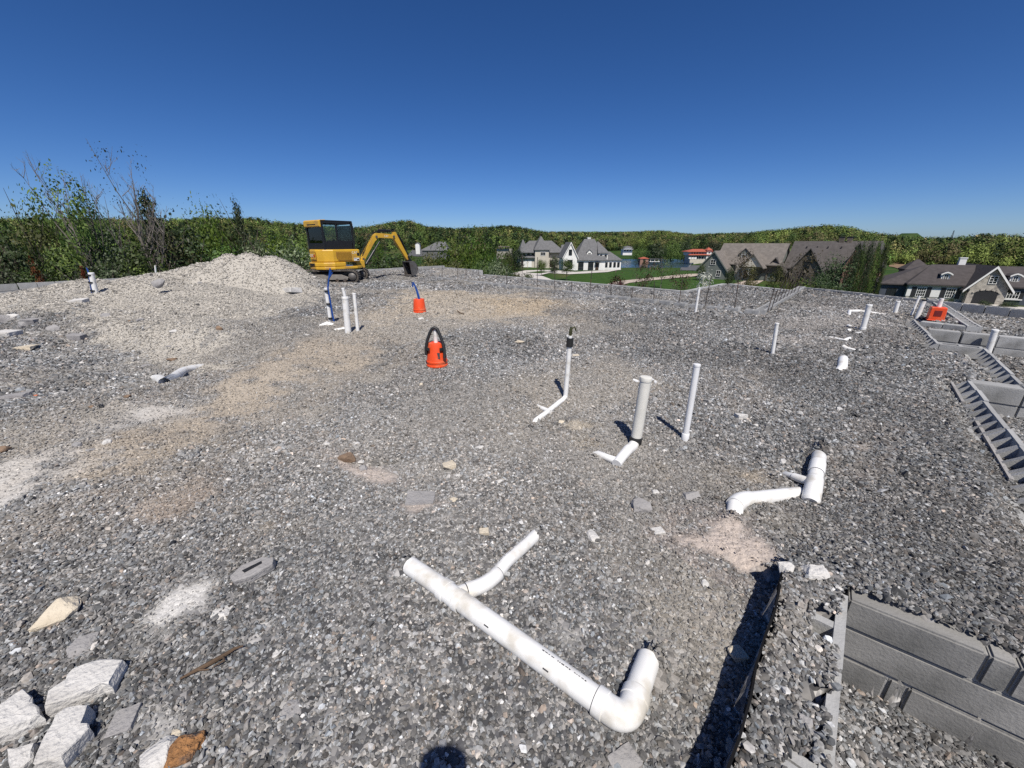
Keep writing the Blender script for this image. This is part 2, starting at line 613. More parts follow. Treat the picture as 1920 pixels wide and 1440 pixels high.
ca.data.foreach_set("color", np.concatenate([dcol.reshape(-1, 3), amt.reshape(-1, 1)], 1).astype(np.float32).ravel())

gm, nt, N, L, b = nodes_of("gravel_bed")
geo = N.new("ShaderNodeNewGeometry")
va = N.new("ShaderNodeVertexColor")
va.layer_name = "tint"
vo = N.new("ShaderNodeTexVoronoi")
vo.inputs["Scale"].default_value = 34
L.new(geo.outputs["Position"], vo.inputs["Vector"])
sep = N.new("ShaderNodeSeparateColor")
L.new(vo.outputs["Color"], sep.inputs[0])
cr = N.new("ShaderNodeValToRGB")
e = cr.color_ramp.elements
e[0].position, e[0].color = 0.0, (.045, .045, .048, 1)
e[1].position, e[1].color = 1.0, (.42, .41, .40, 1)
for p, c in ((.35, (.10, .10, .105)), (.65, (.17, .168, .168)), (.88, (.26, .25, .245))):
    x = e.new(p)
    x.color = (*c, 1)
L.new(sep.outputs[0], cr.inputs[0])
nz = N.new("ShaderNodeTexNoise")
nz.inputs["Scale"].default_value = 160
nz.inputs["Detail"].default_value = 4
L.new(geo.outputs["Position"], nz.inputs["Vector"])
mr = N.new("ShaderNodeMapRange")
mr.inputs[1].default_value, mr.inputs[2].default_value = .3, .7
mr.inputs[3].default_value, mr.inputs[4].default_value = .62, 1.2
L.new(nz.outputs["Fac"], mr.inputs[0])
vs = N.new("ShaderNodeVectorMath")
vs.operation = 'SCALE'
L.new(va.outputs["Color"], vs.inputs[0])
L.new(mr.outputs[0], vs.inputs["Scale"])
mx = N.new("ShaderNodeMix")
mx.data_type = 'RGBA'
L.new(va.outputs["Alpha"], mx.inputs[0])
L.new(cr.outputs[0], mx.inputs[6])
L.new(vs.outputs[0], mx.inputs[7])
L.new(mx.outputs[2], b.inputs["Base Color"])
b.inputs["Roughness"].default_value = .95
b.inputs["Specular IOR Level"].default_value = .2
bp = N.new("ShaderNodeBump")
bp.inputs["Strength"].default_value = .8
bp.inputs["Distance"].default_value = .012
L.new(vo.outputs["Distance"], bp.inputs["Height"])
bp.invert = True
L.new(bp.outputs[0], b.inputs["Normal"])
me.materials.append(gm)
pad = bpy.data.objects.new("gravel_pad", me)
COL.objects.link(pad)
tag(pad, "broad pad of grey crushed stone filling the block foundation", "gravel pad", kind="structure")

# ------------------------------------------------------------------ loose stones on the pad (instances on points)
sm, nt, N, L, b = nodes_of("crushed_stone")
at = N.new("ShaderNodeAttribute")
at.attribute_type = 'INSTANCER'
at.attribute_name = "tint"
tc = N.new("ShaderNodeTexCoord")
nz = N.new("ShaderNodeTexNoise")
nz.inputs["Scale"].default_value = 2.2
nz.inputs["Detail"].default_value = 5
L.new(tc.outputs["Object"], nz.inputs["Vector"])
mr = N.new("ShaderNodeMapRange")
mr.inputs[1].default_value, mr.inputs[2].default_value = .3, .7
mr.inputs[3].default_value, mr.inputs[4].default_value = .72, 1.28
L.new(nz.outputs["Fac"], mr.inputs[0])
vs = N.new("ShaderNodeVectorMath")
vs.operation = 'SCALE'
L.new(at.outputs["Color"], vs.inputs[0])
L.new(mr.outputs[0], vs.inputs["Scale"])
L.new(vs.outputs[0], b.inputs["Base Color"])
b.inputs["Roughness"].default_value = .82
b.inputs["Specular IOR Level"].default_value = .35


def stone_mesh(seed, sub=1):
    r = np.random.default_rng(seed)
    bm = bmesh.new()
    n = 15 if sub else 11
    for _ in range(n):
        p = r.normal(size=3)
        p /= np.linalg.norm(p)
        p *= r.uniform(.8, 1.1)
        bm.verts.new((p[0] * .60, p[1] * .46, p[2] * r.uniform(.28, .40)))
    bmesh.ops.convex_hull(bm, input=list(bm.verts))
    for v in [v for v in bm.verts if not v.link_faces]:
        bm.verts.remove(v)
    me = bpy.data.meshes.new("stone_shape")
    bm.to_mesh(me)
    bm.free()
    me.materials.append(sm)
    return me


STONES = [bpy.data.objects.new("stone_shape", stone_mesh(100 + i)) for i in range(10)]


def scatter(name, pts, rot, scl, vid, tint, variants):
    me = bpy.data.meshes.new(name)
    me.vertices.add(len(pts))
    me.vertices.foreach_set("co", pts.astype(np.float32).ravel())
    for nm, ty, val in (("rot", 'FLOAT_VECTOR', rot), ("scl", 'FLOAT_VECTOR', scl)):
        a = me.attributes.new(nm, ty, 'POINT')
        a.data.foreach_set("vector", val.astype(np.float32).ravel())
    a = me.attributes.new("vid", 'INT', 'POINT')
    a.data.foreach_set("value", vid.astype(np.int32))
    a = me.attributes.new("tint", 'FLOAT_COLOR', 'POINT')
    a.data.foreach_set("color", np.concatenate([tint, np.ones((len(tint), 1))], 1).astype(np.float32).ravel())
    o = bpy.data.objects.new(name, me)
    COL.objects.link(o)
    ng = bpy.data.node_groups.new(name + "_nodes", 'GeometryNodeTree')
    ng.interface.new_socket("Geometry", in_out='INPUT', socket_type='NodeSocketGeometry')
    ng.interface.new_socket("Geometry", in_out='OUTPUT', socket_type='NodeSocketGeometry')
    n, l = ng.nodes, ng.links
    gi, go = n.new("NodeGroupInput"), n.new("NodeGroupOutput")
    ip = n.new("GeometryNodeInstanceOnPoints")
    jg = n.new("GeometryNodeJoinGeometry")
    for v in reversed(variants):
        oi = n.new("GeometryNodeObjectInfo")
        oi.inputs["Object"].default_value = v
        oi.inputs["As Instance"].default_value = True
        l.new(oi.outputs["Geometry"], jg.inputs[0])

    def named(nm, ty):
        a = n.new("GeometryNodeInputNamedAttribute")
        a.data_type = ty
        a.inputs["Name"].default_value = nm
        return a.outputs[0]
    l.new(gi.outputs[0], ip.inputs["Points"])
    l.new(jg.outputs[0], ip.inputs["Instance"])
    ip.inputs["Pick Instance"].default_value = True
    l.new(named("vid", 'INT'), ip.inputs["Instance Index"])
    er = n.new("FunctionNodeEulerToRotation")
    l.new(named("rot", 'FLOAT_VECTOR'), er.inputs[0])
    l.new(er.outputs[0], ip.inputs["Rotation"])
    l.new(named("scl", 'FLOAT_VECTOR'), ip.inputs["Scale"])
    l.new(ip.outputs[0], go.inputs[0])
    md = o.modifiers.new("scatter", 'NODES')
    md.node_group = ng
    return o


def gravel_points():
    bands = [(0.0, 3.0, 9800, .0158), (3.0, 5.5, 5800, .0198), (5.5, 9.0, 2500, .027), (9.0, 14.0, 1150, .037), (14.0, 27.0, 520, .050)]
    P, S = [], []
    for r0, r1, den, size in bands:
        x0, x1 = (-r1 * 1.45, r1 * 1.45)
        x0, x1 = max(x0, -18), min(x1, 14.5)
        y0, y1 = (-.6 if r0 == 0 else 0.0), min(r1, 26)
        n = int((x1 - x0) * (y1 - y0) * den)
        x, y = RNG.uniform(x0, x1, n), RNG.uniform(y0, y1, n)
        d = np.hypot(x * .8, y)
        d = d + RNG.normal(0, .12 * (r1 - r0) * .4, n)
        k = (d >= r0) & (d < r1) & (y > np.abs(x) * .52 - .9)
        k &= in_poly(x, y, PAD)
        P.append(np.stack([x[k], y[k]], 1))
        S.append(size * np.exp(RNG.normal(0, .30, k.sum())))
    return np.concatenate(P), np.concatenate(S)


gp, gs = gravel_points()
gh = height(gp[:, 0], gp[:, 1])
ga, gc, gf = dust(gp[:, 0], gp[:, 1], gh)
keep = RNG.random(len(gp)) > gf * .8
gp, gs, gh, ga, gc, gf = gp[keep], gs[keep], gh[keep], ga[keep], gc[keep], gf[keep]
gs = gs * (1 - .45 * gf - .08 * ga) * np.clip(1 + .25 * fbm(gp[:, 0], gp[:, 1], 1.5, 3, 20), .7, 1.4)
n = len(gp)
q = RNG.random(n)
patch = fbm(gp[:, 0], gp[:, 1], 1.3, 3, 30)
base = .066 + .265 * q ** 1.35 + np.where(RNG.random(n) < .075, RNG.uniform(.12, .38, n), 0)
base *= np.exp(.45 * patch) * (1 - .16 * sstep(.6, 2.4, gp[:, 0] - .12 * gp[:, 1])) * (1 - .12 * sstep(2.2, 1.0, gp[:, 1]))
warm = RNG.normal(0, .035, n) + .03 * fbm(gp[:, 0], gp[:, 1], .7, 3, 40)
tint = np.stack([base * (1.01 + warm), base, base * (.985 - warm)], 1)
pk = RNG.random(n) < .05
tint[pk] = tint[pk] * np.array([1.14, 1.0, .90])
mixk = np.clip(ga * RNG.uniform(.55, 1.1, n), 0, 1)[:, None]
dtint = gc * np.clip(RNG.normal(.80, .24, n), .25, 1.4)[:, None]
tint = np.clip(tint * (1 - mixk) + dtint * mixk, .015, .85)
rot = np.stack([RNG.normal(0, .58, n), RNG.normal(0, .58, n), RNG.uniform(0, 6.283, n)], 1)
scl = gs[:, None] * RNG.uniform(.8, 1.25, (n, 3))
pz = gh + gs * RNG.uniform(-.06, .22, n)
gravel = scatter("gravel", np.stack([gp[:, 0], gp[:, 1], pz], 1), rot, scl, RNG.integers(0, len(STONES), n), tint, STONES)
tag(gravel, "loose grey crushed stone covering the whole building pad", "gravel", kind="stuff")

# ------------------------------------------------------------------ terrain, lake and hills
SIL = np.array([  # sighted skyline: x, depth of the ridge, y of its tree tops
    (-700, 300, 408), (-300, 300, 410), (0, 300, 413), (300, 320, 416), (480, 330, 413), (560, 340, 425), (650, 380, 433), (700, 420, 430), (735, 430, 422), (770, 430, 418), (800, 430, 430),
    (860, 400, 434), (920, 380, 431), (950, 370, 428), (985, 380, 433), (1020, 480, 439), (1100, 700, 438), (1170, 760, 437), (1240, 800, 434), (1300, 720, 442), (1400, 470, 440),
    (1470, 390, 434), (1530, 350, 428), (1570, 340, 428), (1620, 330, 439), (1700, 330, 450), (1780, 300, 451), (1840, 270, 443), (1920, 260, 446), (2200, 260, 442), (2800, 260, 430)], float)
CANOPY = 10.0


def terrain(x, y):
    x, y = np.asarray(x, float), np.asarray(y, float)
    d = np.where(in_poly(x, y, PAD), 0, poly_dist(x, y, PAD))
    t = np.maximum(y * CP + .5, 1)
    px = np.clip(960 + FPX * x / t, -700, 2800)
    az = np.arctan2(x, np.maximum(y, .01))
    low = -4.2 - 3.6 * sstep(-.25, .15, az)
    z = -.9 + (low + .9) * sstep(0, 1, d / (14 + 8 * sstep(-.2, .2, az)))
    r = np.hypot(x, y)
    z = z + (-1.3 - .6 * sstep(.0, .3, az)) * sstep(140, 200, t) * (t > 5)
    z = z + .5 * fbm(x, y, 40, 3, 50) * sstep(3, 15, d)
    z = z + 1.0 * np.exp(-(((t - 108) / 30) ** 2)) * sstep(-.05, .1, az) * sstep(.75, .6, az)
    # lake basin
    lk = np.exp(-(((px - 1215) / 95) ** 4)) * np.exp(-(((t - 245) / 62) ** 4))
    z = z - 2.6 * lk
    t1 = np.interp(px, SIL[:, 0], SIL[:, 1])
    ys = np.interp(px, SIL[:, 0], SIL[:, 2])
    zt = 1.5 + t1 * (455 - ys) * .001272 - CANOPY
    k = sstep(.50, 1.0, t / t1)
    # nearer folds on the hillside
    fold = fbm(x, y, 150, 3, 60) * 5 * k * (1 - k) * 4
    z = z + (zt - z) * k * (1 - .25 * sstep(1.0, 2.2, t / t1)) + fold
    # distant blue peak
    pk = np.exp(-((px - 1700) / 34) ** 2) * sstep(.7, 1, t / 1500)
    z = z + pk * (1.5 + 1500 * (455 - 433) * .001272 - z) * (t > 900)
    return np.where(y < -2, np.minimum(z, -3), z)


def tz(x, y):
    return float(terrain(np.array([x]), np.array([y]))[0])


def onterrain(px, py, lo=20, hi=900):
    """Where a sight line first meets the terrain."""
    ts = np.exp(np.linspace(math.log(lo), math.log(hi), 500))
    d = ray(px, py)
    zz = CAM_H + d.z * ts
    tt = terrain(d.x * ts, d.y * ts)
    i = int(np.argmax(zz < tt))
    t = ts[i] if zz[i] < tt[i] else hi
    return at_t(px, py, t)


na, nr = 300, 170
azs = np.linspace(-math.pi, math.pi, na)
azs = np.sign(azs) * np.abs(azs / math.pi) ** 1.35 * math.pi
rs = np.concatenate([[0.0], np.exp(np.linspace(math.log(6), math.log(5200), nr))])
AA, RR = np.meshgrid(azs, rs)
TX, TY = RR * np.sin(AA), RR * np.cos(AA)
TZ = terrain(TX, TY)
idx = np.arange(TX.size).reshape(TX.shape)
quads = np.stack([idx[:-1, :-1], idx[:-1, 1:], idx[1:, 1:], idx[1:, :-1]], -1).reshape(-1, 4)
me = bpy.data.meshes.new("terrain")
me.from_pydata(np.stack([TX, TY, TZ], -1).reshape(-1, 3).tolist(), [], quads.tolist())
me.polygons.foreach_set("use_smooth", np.ones(len(quads), bool))
bm = bmesh.new()
bm.from_mesh(me)
bmesh.ops.remove_doubles(bm, verts=bm.verts, dist=.001)
bmesh.ops.recalc_face_normals(bm, faces=bm.faces)
bm.to_mesh(me)
bm.free()
m_gr, nt, N, L, b = nodes_of("grassland")
g = N.new("ShaderNodeNewGeometry")
n1 = N.new("ShaderNodeTexNoise")
n1.inputs["Scale"].default_value = .05
n1.inputs["Detail"].default_value = 8
L.new(g.outputs["Position"], n1.inputs["Vector"])
cr = N.new("ShaderNodeValToRGB")
e = cr.color_ramp.elements
e[0].position, e[0].color = .35, (.022, .048, .012, 1)
e[1].position, e[1].color = .68, (.075, .085, .03, 1)
x = e.new(.5)
x.color = (.035, .07, .016, 1)
L.new(n1.outputs["Fac"], cr.inputs[0])
n2 = N.new("ShaderNodeTexNoise")
n2.inputs["Scale"].default_value = 3.0
n2.inputs["Detail"].default_value = 6
L.new(g.outputs["Position"], n2.inputs["Vector"])
bp = N.new("ShaderNodeBump")
bp.inputs["Strength"].default_value = .6
bp.inputs["Distance"].default_value = .3
L.new(n2.outputs["Fac"], bp.inputs["Height"])
L.new(bp.outputs[0], b.inputs["Normal"])
L.new(cr.outputs[0], b.inputs["Base Color"])
b.inputs["Roughness"].default_value = .95
b.inputs["Specular IOR Level"].default_value = .1
me.materials.append(m_gr)
o = bpy.data.objects.new("terrain", me)
COL.objects.link(o)
tag(o, "grassy ground and hills below and beyond the building site", "terrain", kind="structure")


def sheet(name, outline, mat, lift, label, dense=3.0, lo=20, hi=900, kind="structure"):
    """A ground sheet draped on the terrain from a sighted outline."""
    P_ = [onterrain(a, b_, lo, hi) for a, b_ in outline]
    bm = bmesh.new()
    vs = []
    for i in range(len(P_)):
        a, b_ = P_[i], P_[(i + 1) % len(P_)]
        k_ = max(1, int((b_ - a).length / dense))
        for j in range(k_):
            q = a.lerp(b_, j / k_)
            vs.append(bm.verts.new((q.x, q.y, 0)))
    f = bm.faces.new(vs)
    bmesh.ops.triangulate(bm, faces=[f])
    for _ in range(2):
        bmesh.ops.subdivide_edges(bm, edges=[e for e in bm.edges if e.calc_length() > dense * 1.5], cuts=1)
        bmesh.ops.triangulate(bm, faces=list(bm.faces))
    for v in bm.verts:
        v.co.z = tz(v.co.x, v.co.y) + lift
    bmesh.ops.recalc_face_normals(bm, faces=bm.faces)
    for f in bm.faces:
        if f.normal.z < 0:
            f.normal_flip()
    me_ = bpy.data.meshes.new(name)
    bm.to_mesh(me_)
    bm.free()
    me_.materials.append(mat)
    o = bpy.data.objects.new(name, me_)
    COL.objects.link(o)
    return tag(o, label, name.replace("_", " "), kind=kind)


m_lawn, nt, N, L, b = nodes_of("mown_lawn")
g = N.new("ShaderNodeNewGeometry")
wv = N.new("ShaderNodeTexWave")
wv.inputs["Scale"].default_value = .16
wv.inputs["Distortion"].default_value = .6
mp = N.new("ShaderNodeMapping")
mp.inputs["Rotation"].default_value = (0, 0, 1.1)
L.new(g.outputs["Position"], mp.inputs[0])
L.new(mp.outputs[0], wv.inputs["Vector"])
n1 = N.new("ShaderNodeTexNoise")
n1.inputs["Scale"].default_value = .8
n1.inputs["Detail"].default_value = 7
L.new(g.outputs["Position"], n1.inputs["Vector"])
ad = N.new("ShaderNodeMath")
ad.operation = 'MULTIPLY_ADD'
ad.inputs[1].default_value = .35
L.new(wv.outputs["Fac"], ad.inputs[0])
L.new(n1.outputs["Fac"], ad.inputs[2])
cr = N.new("ShaderNodeValToRGB")
e = cr.color_ramp.elements
e[0].position, e[0].color = .35, (.020, .050, .010, 1)
e[1].position, e[1].color = .95, (.050, .095, .020, 1)
L.new(ad.outputs[0], cr.inputs[0])
L.new(cr.outputs[0], b.inputs["Base Color"])
b.inputs["Roughness"].default_value = .95
b.inputs["Specular IOR Level"].default_value = .1
M_drive = pmat("pale_concrete", (.50, .47, .43), .9, .12, .3, .1, 8)
M_pave = pmat("tan_paving", (.42, .35, .29), .9, .15, .5, .1, 8)
M_asph = pmat("asphalt", (.09, .09, .092), .9, .2, .5, .1, 8)
M_mulch = pmat("mulch", (.05, .035, .025), .95, .3, 1, .3, 8)
sheet("lawn", [(1020, 556), (1035, 531), (1070, 516), (1110, 512), (1180, 508), (1320, 506), (1345, 518), (1430, 534), (1460, 560), (1300, 575)], m_lawn, .06, "mown green lawn below the white house", 4)
sheet("lawn", [(1450, 560), (1420, 538), (1446, 534), (1520, 538), (1560, 556)], m_lawn, .06, "strip of lawn before the brown stone house", 3)
sheet("lawn", [(1740, 575), (1760, 563), (1800, 566), (1870, 574), (1990, 582), (1990, 600), (1800, 590)], m_lawn, .06, "front lawn of the stone-gabled house", 3)
sheet("lawn", [(985, 507), (1000, 501), (1075, 501), (1080, 507)], m_lawn, .06, "small lawn before the grey-roofed house", 4)
sheet("lawn", [(1268, 500), (1275, 486), (1310, 486), (1318, 492), (1300, 500)], m_lawn, .06, "striped lawn below the red-roofed villa", 5)
sheet("driveway", [(955, 514), (985, 508), (1040, 507), (1078, 511), (1166, 506), (1140, 511), (1068, 515), (1030, 513), (1012, 517), (1035, 526), (1050, 536), (1010, 538), (990, 524)], M_drive, .14, "pale concrete driveway curling up to the white house", 3)
sheet("island_bed", [(988, 512), (1012, 509.5), (1032, 511), (1012, 514)], m_lawn, .2, "planted island in the loop of the driveway", 3)
sheet("footpath", [(1110, 546), (1140, 534), (1165, 528), (1230, 521), (1290, 515), (1320, 514), (1322, 518), (1250, 524), (1180, 532), (1140, 545), (1120, 552)], M_pave, .16, "tan footpath crossing the lawn", 3)
sheet("footpath", [(1260, 552), (1290, 546), (1330, 541), (1370, 533), (1365, 540), (1320, 552), (1280, 560)], M_pave, .16, "tan paved strip beside the bare shrub bed", 3)
sheet("driveway", [(1355, 548), (1375, 534), (1395, 528), (1432, 527), (1415, 536), (1400, 548)], M_pave, .16, "brick-toned drive leading to the dark porch", 3)
sheet("driveway", [(1788, 566), (1826, 566), (1880, 574), (1990, 584), (1990, 592), (1860, 580), (1800, 571)], M_drive, .14, "pale driveway in front of the arched garage door", 3)
sheet("road", [(1275, 508), (1278, 500), (1300, 498), (1325, 499), (1330, 508)], M_asph, .16, "patch of asphalt road beyond the lawn", 4)
sheet("road", [(760, 480), (775, 466), (800, 462), (800, 474), (790, 482)], M_asph, .16, "grey road climbing behind the thicket", 4)
sheet("earth_bank", [(1666, 500), (1670, 492), (1690, 490), (1700, 500), (1690, 508)], pmat("bare_earth", (.20, .13, .075), .95, .3, .4, .2, 4), .2, "bare brown earth bank beyond the cypresses", 4)

wm, nt, N, L, b = nodes_of("lake_water")
b.inputs["Base Color"].default_value = (.045, .075, .11, 1)
b.inputs["Roughness"].default_value = .12
nz = N.new("ShaderNodeTexNoise")
nz.inputs["Scale"].default_value = .6
nz.inputs["Detail"].default_value = 6
g = N.new("ShaderNodeNewGeometry")
L.new(g.outputs["Position"], nz.inputs["Vector"])
bp = N.new("ShaderNodeBump")
bp.inputs["Strength"].default_value = .5
bp.inputs["Distance"].default_value = .4
L.new(nz.outputs["Fac"], bp.inputs["Height"])
L.new(bp.outputs[0], b.inputs["Normal"])
m = MB()
c = at_t(1215, 495, 245)
zl = min(tz(c.x, c.y) + 1.5, -9.0)
m.add([(c.x - 75, c.y - 75, zl), (c.x + 75, c.y - 75, zl), (c.x + 85, c.y + 80, zl), (c.x - 80, c.y + 80, zl)], [(0, 1, 2, 3)])
o = m.build("lake_water", wm)
tag(o, "blue lake water glimpsed between houses and trees", "lake", kind="structure")

# ------------------------------------------------------------------ foliage meshes


def crown_mesh(name, mat, n, leaf, shape="round", seed=0, clumps=34, spread=.24, aspect=1.0):
    """Leaf-sized faces in clumps through a crown about 1 wide (radius .5) and 1 high (z 0..1)."""
    r = np.random.default_rng(seed)
    cs = []
    while len(cs) < clumps:
        p = r.uniform(-1, 1, 3)
        rr = np.linalg.norm(p)
        if rr > 1 or rr < .35:
            continue
        if shape == "round":
            q = np.array([p[0] * .42, p[1] * .42, .5 + p[2] * .42])
        elif shape == "dome":
            q = np.array([p[0] * .44, p[1] * .44, .08 + abs(p[2]) * .8 if r.random() < .8 else .1])
        elif shape == "cone":
            z = r.random() ** 1.25
            w = (1 - z) * .46 + .01
            a = r.uniform(0, 6.283)
            q = np.array([math.cos(a) * w * r.uniform(.5, 1), math.sin(a) * w * r.uniform(.5, 1), z * .97])
        elif shape == "column":
            z = r.random()
            w = .40 * min(1, (1 - z) * 3.0 + .15)
            a = r.uniform(0, 6.283)
            q = np.array([math.cos(a) * w * r.uniform(.5, 1), math.sin(a) * w * r.uniform(.5, 1), z * .97])
        elif shape == "vase":
            z = .25 + .75 * r.random()
            w = .08 + .40 * z
            a = r.uniform(0, 6.283)
            q = np.array([math.cos(a) * w * r.uniform(.2, 1), math.sin(a) * w * r.uniform(.2, 1), z])
        cs.append(q)
    cs = np.array(cs)
    ci = r.integers(0, len(cs), n)
    sd = spread * r.uniform(.35, .6, len(cs)) * (.55 if shape in ("cone", "column") else 1)
    off = r.normal(size=(n, 3)) * sd[ci][:, None] * np.array([1, 1, .7 if shape != "column" else 1.3])
    P_ = cs[ci] + off
    P_[:, 2] = np.clip(P_[:, 2], 0.0, 1.08)
    ctr = P_ - np.array([0, 0, .35])
    nrm = .7 * off / np.maximum(np.linalg.norm(off, axis=1, keepdims=True), 1e-5) + .8 * ctr / np.maximum(np.linalg.norm(ctr, axis=1, keepdims=True), 1e-5) + r.normal(size=(n, 3)) * .45 + np.array([0, 0, .25])
    nrm /= np.linalg.norm(nrm, axis=1, keepdims=True)
    ref = r.normal(size=(n, 3))
    u = np.cross(nrm, ref)
    u /= np.linalg.norm(u, axis=1, keepdims=True)
    v = np.cross(nrm, u)
    s_ = leaf * np.exp(r.normal(0, .3, n))[:, None]
    u, v = u * s_, v * s_ * .62
    V = np.stack([P_ - u, P_ + v * .9 - u * .15, P_ + u, P_ - v * .9 + u * .15], 1).reshape(-1, 3)
    F = np.arange(4 * n).reshape(n, 4)
    me_ = bpy.data.meshes.new(name)
    me_.from_pydata(V.tolist(), [], F.tolist())
    me_.materials.append(mat)
    return me_


def trunk_mesh(name, mat, seed=0, limbs=7, r0=.028, reach=.34, top=.8, low=.3, twigs=0):
    """Tapered trunk with limbs, 1 high."""
    rr = random.Random(seed)
    m = MB()
    pts = [Vector((0, 0, -.06))]
    for i in range(1, 7):
        pts.append(Vector((rr.uniform(-.02, .02) * i / 3, rr.uniform(-.02, .02) * i / 3, top * i / 6)))
    m.tube(pts, [r0 * 1.25] + [r0 * (1 - .8 * i / 6) for i in range(1, 7)], 7)
    for k in range(limbs):
        f = low + (1 - low) * (k + rr.random()) / limbs * .95
        i = min(5, int(f * 6))
        a = pts[i].lerp(pts[i + 1], f * 6 - i) if f < 1 else pts[-1]
        an = rr.uniform(0, 6.283)
        ln = reach * rr.uniform(.6, 1.1) * (1.15 - .5 * f)
        d = Vector((math.cos(an), math.sin(an), rr.uniform(.5, 1.2)))
        q1 = a + d * ln * .5
        q2 = a + d * ln + Vector((0, 0, ln * .25))
        rad = r0 * .5 * (1.1 - f * .6)
        m.tube([a, q1, q2], [rad, rad * .7, rad * .25], 5)
        for w in range(twigs):
            e0 = a.lerp(q2, rr.uniform(.3, 1))
            d2 = Vector((rr.uniform(-1, 1), rr.uniform(-1, 1), rr.uniform(.2, 1.3))).normalized()
            l2 = ln * rr.uniform(.3, .6)
            m.tube([e0, e0 + d2 * l2 * .5, e0 + d2 * l2 + Vector((0, 0, .02))], [rad * .4, rad * .3, rad * .12], 4)
            for _ in range(2):
                e1 = e0 + d2 * l2 * rr.uniform(.4, .95)
                d3 = Vector((rr.uniform(-1, 1), rr.uniform(-1, 1), rr.uniform(.1, 1.2))).normalized()
                m.tube([e1, e1 + d3 * l2 * .45], [rad * .24, rad * .08], 3)
    mz = max(v[2] for v in m.v)
    if mz > 1:
        m.v = [(v[0] / mz, v[1] / mz, v[2] / mz if v[2] > 0 else v[2]) for v in m.v]
    return m.mesh(name, mat)


BARK = pmat("bark", (.075, .06, .048), .95, .3, 6, .5, 40)
BARKG = pmat("grey_bark", (.16, .14, .125), .95, .3, 6, .5, 40)
LF = {
    "mid": leafmat("leaf_mid_green", (.036, .074, .016), (.135, .20, .045)),
    "bright": leafmat("leaf_bright_green", (.055, .10, .010), (.16, .22, .030), .45),
    "olive": leafmat("leaf_olive", (0.043, 0.052, 0.014), (0.123, 0.119, 0.038)),
    "dark": leafmat("leaf_dark_green", (0.017, 0.032, 0.012), (0.055, 0.080, 0.025), .2),
    "flower": leafmat("leaf_with_blossom", (.030, .06, .014), (.24, .28, .17), .3),
    "red": leafmat("leaf_rust_red", (.07, .018, .008), (.20, .05, .018)),
    "maroon": leafmat("leaf_maroon", (.03, .005, .010), (.085, .014, .022)),
    "white": leafmat("white_blossom", (.40, .40, .34), (.75, .75, .68), .4),
    "yellow": leafmat("leaf_yellow", (.20, .18, .02), (.42, .38, .06), .4),
    "bud": leafmat("leaf_bud", (.05, .06, .02), (.14, .15, .05), .4),
    "brown": leafmat("leaf_brown_bud", (0.065, 0.043, 0.026), (0.145, 0.109, 0.051)),
}
CROWN = {}
for kd, mt, n_, lf_, sh, cl, spd in (("mid", "mid", 5100, 0.0187, "round", 38, .26), ("bright", "bright", 5100, 0.0194, "round", 36, .26), ("olive", "olive", 4800, 0.0173, "dome", 36, .24), ("shrub", "mid", 5100, 0.0187, "dome", 40, .24),
                                     ("darkshrub", "dark", 5100, 0.0187, "dome", 40, .24), ("flower", "flower", 4800, 0.0202, "dome", 40, .22), ("cedar", "dark", 5400, 0.0158, "cone", 80, .22), ("column", "dark", 7500, 0.0173, "column", 120, .24),
                                     ("columngreen", "mid", 7500, 0.0173, "column", 120, .24), ("red", "red", 1600, 0.0350, "cone", 40, .26), ("maroon", "maroon", 1200, 0.0400, "round", 26, .28), ("white", "white", 700, 0.0400, "round", 22, .26),
                                     ("yellow", "yellow", 700, 0.0500, "dome", 16, .24), ("sparse", "mid", 900, 0.0190, "round", 46, .13), ("bare", "bud", 330, 0.0100, "vase", 80, .10), ("bareshrub", "brown", 900, 0.0220, "vase", 50, .16), ("darkround", "dark", 3900, 0.0230, "round", 34, .26)):
    CROWN[kd] = [crown_mesh("crown", LF[mt], n_, lf_, sh, 11 + 7 * j + len(kd), cl, spd) for j in range(2)]
TRUNK = {"std": [trunk_mesh("trunk", BARK, 3 + j) for j in range(3)],
         "bare": [trunk_mesh("trunk", BARKG, 31, 16, .028, .55, .92, .12, 6)],
         "sparse": [trunk_mesh("trunk", BARKG, 41, 12, .022, .42, .95, .3, 4)],
         "vase": [trunk_mesh("trunk", BARKG, 51 + j, 14, .016, .62, .5, .06, 3) for j in range(2)]}
_tc = [0]


def plant(px, ytop, t, w_px, kind, label, name="tree", cat="tree", group=None, low=.0, trunk="std", base=None):
    """A tree or shrub: sighted column px, top at ytop, depth t, crown w_px wide; low: clear trunk as a share of the height."""
    top = at_t(px, ytop, t)
    z0 = tz(top.x, top.y) if base is None else at_t(px, base, t).z
    h = max(top.z - z0, .5)
    w = w_px * t / FPX
    _tc[0] += 1
    i = _tc[0]
    rz = (i * 2.4) % 6.283
    T = thing(name, label, cat, (top.x, top.y, z0), rz, group)
    tm = TRUNK[trunk]
    inst("trunk", tm[i % len(tm)], T, (0, 0, 0), (0, 0, 0), (max(w, h * .5) * .9, max(w, h * .5) * .9, h))
    cm = CROWN[kind]
    inst("crown", cm[i % len(cm)], T, (0, 0, h * low), (0, 0, 0), (w, w, h * (1 - low)))
    return T


# thicket beyond the perimeter wall
MARKS = [(57, "the rust-red pointed shrub"), (88, "the tall sparse tree"), (140, "the shorter sparse tree"), (174, "the striped riser"), (216, "the bare tree"), (268, "the broad dark cedar"), (292, "the leaning white riser"),
         (375, "the upright-shooted green tree"), (440, "the pointed conifer"), (470, "the mound's peak"), (540, "the mound's far slope"), (610, "the excavator's cab"), (665, "the foot of the boom"), (715, "the boom's bend"), (757, "the digging bucket")]


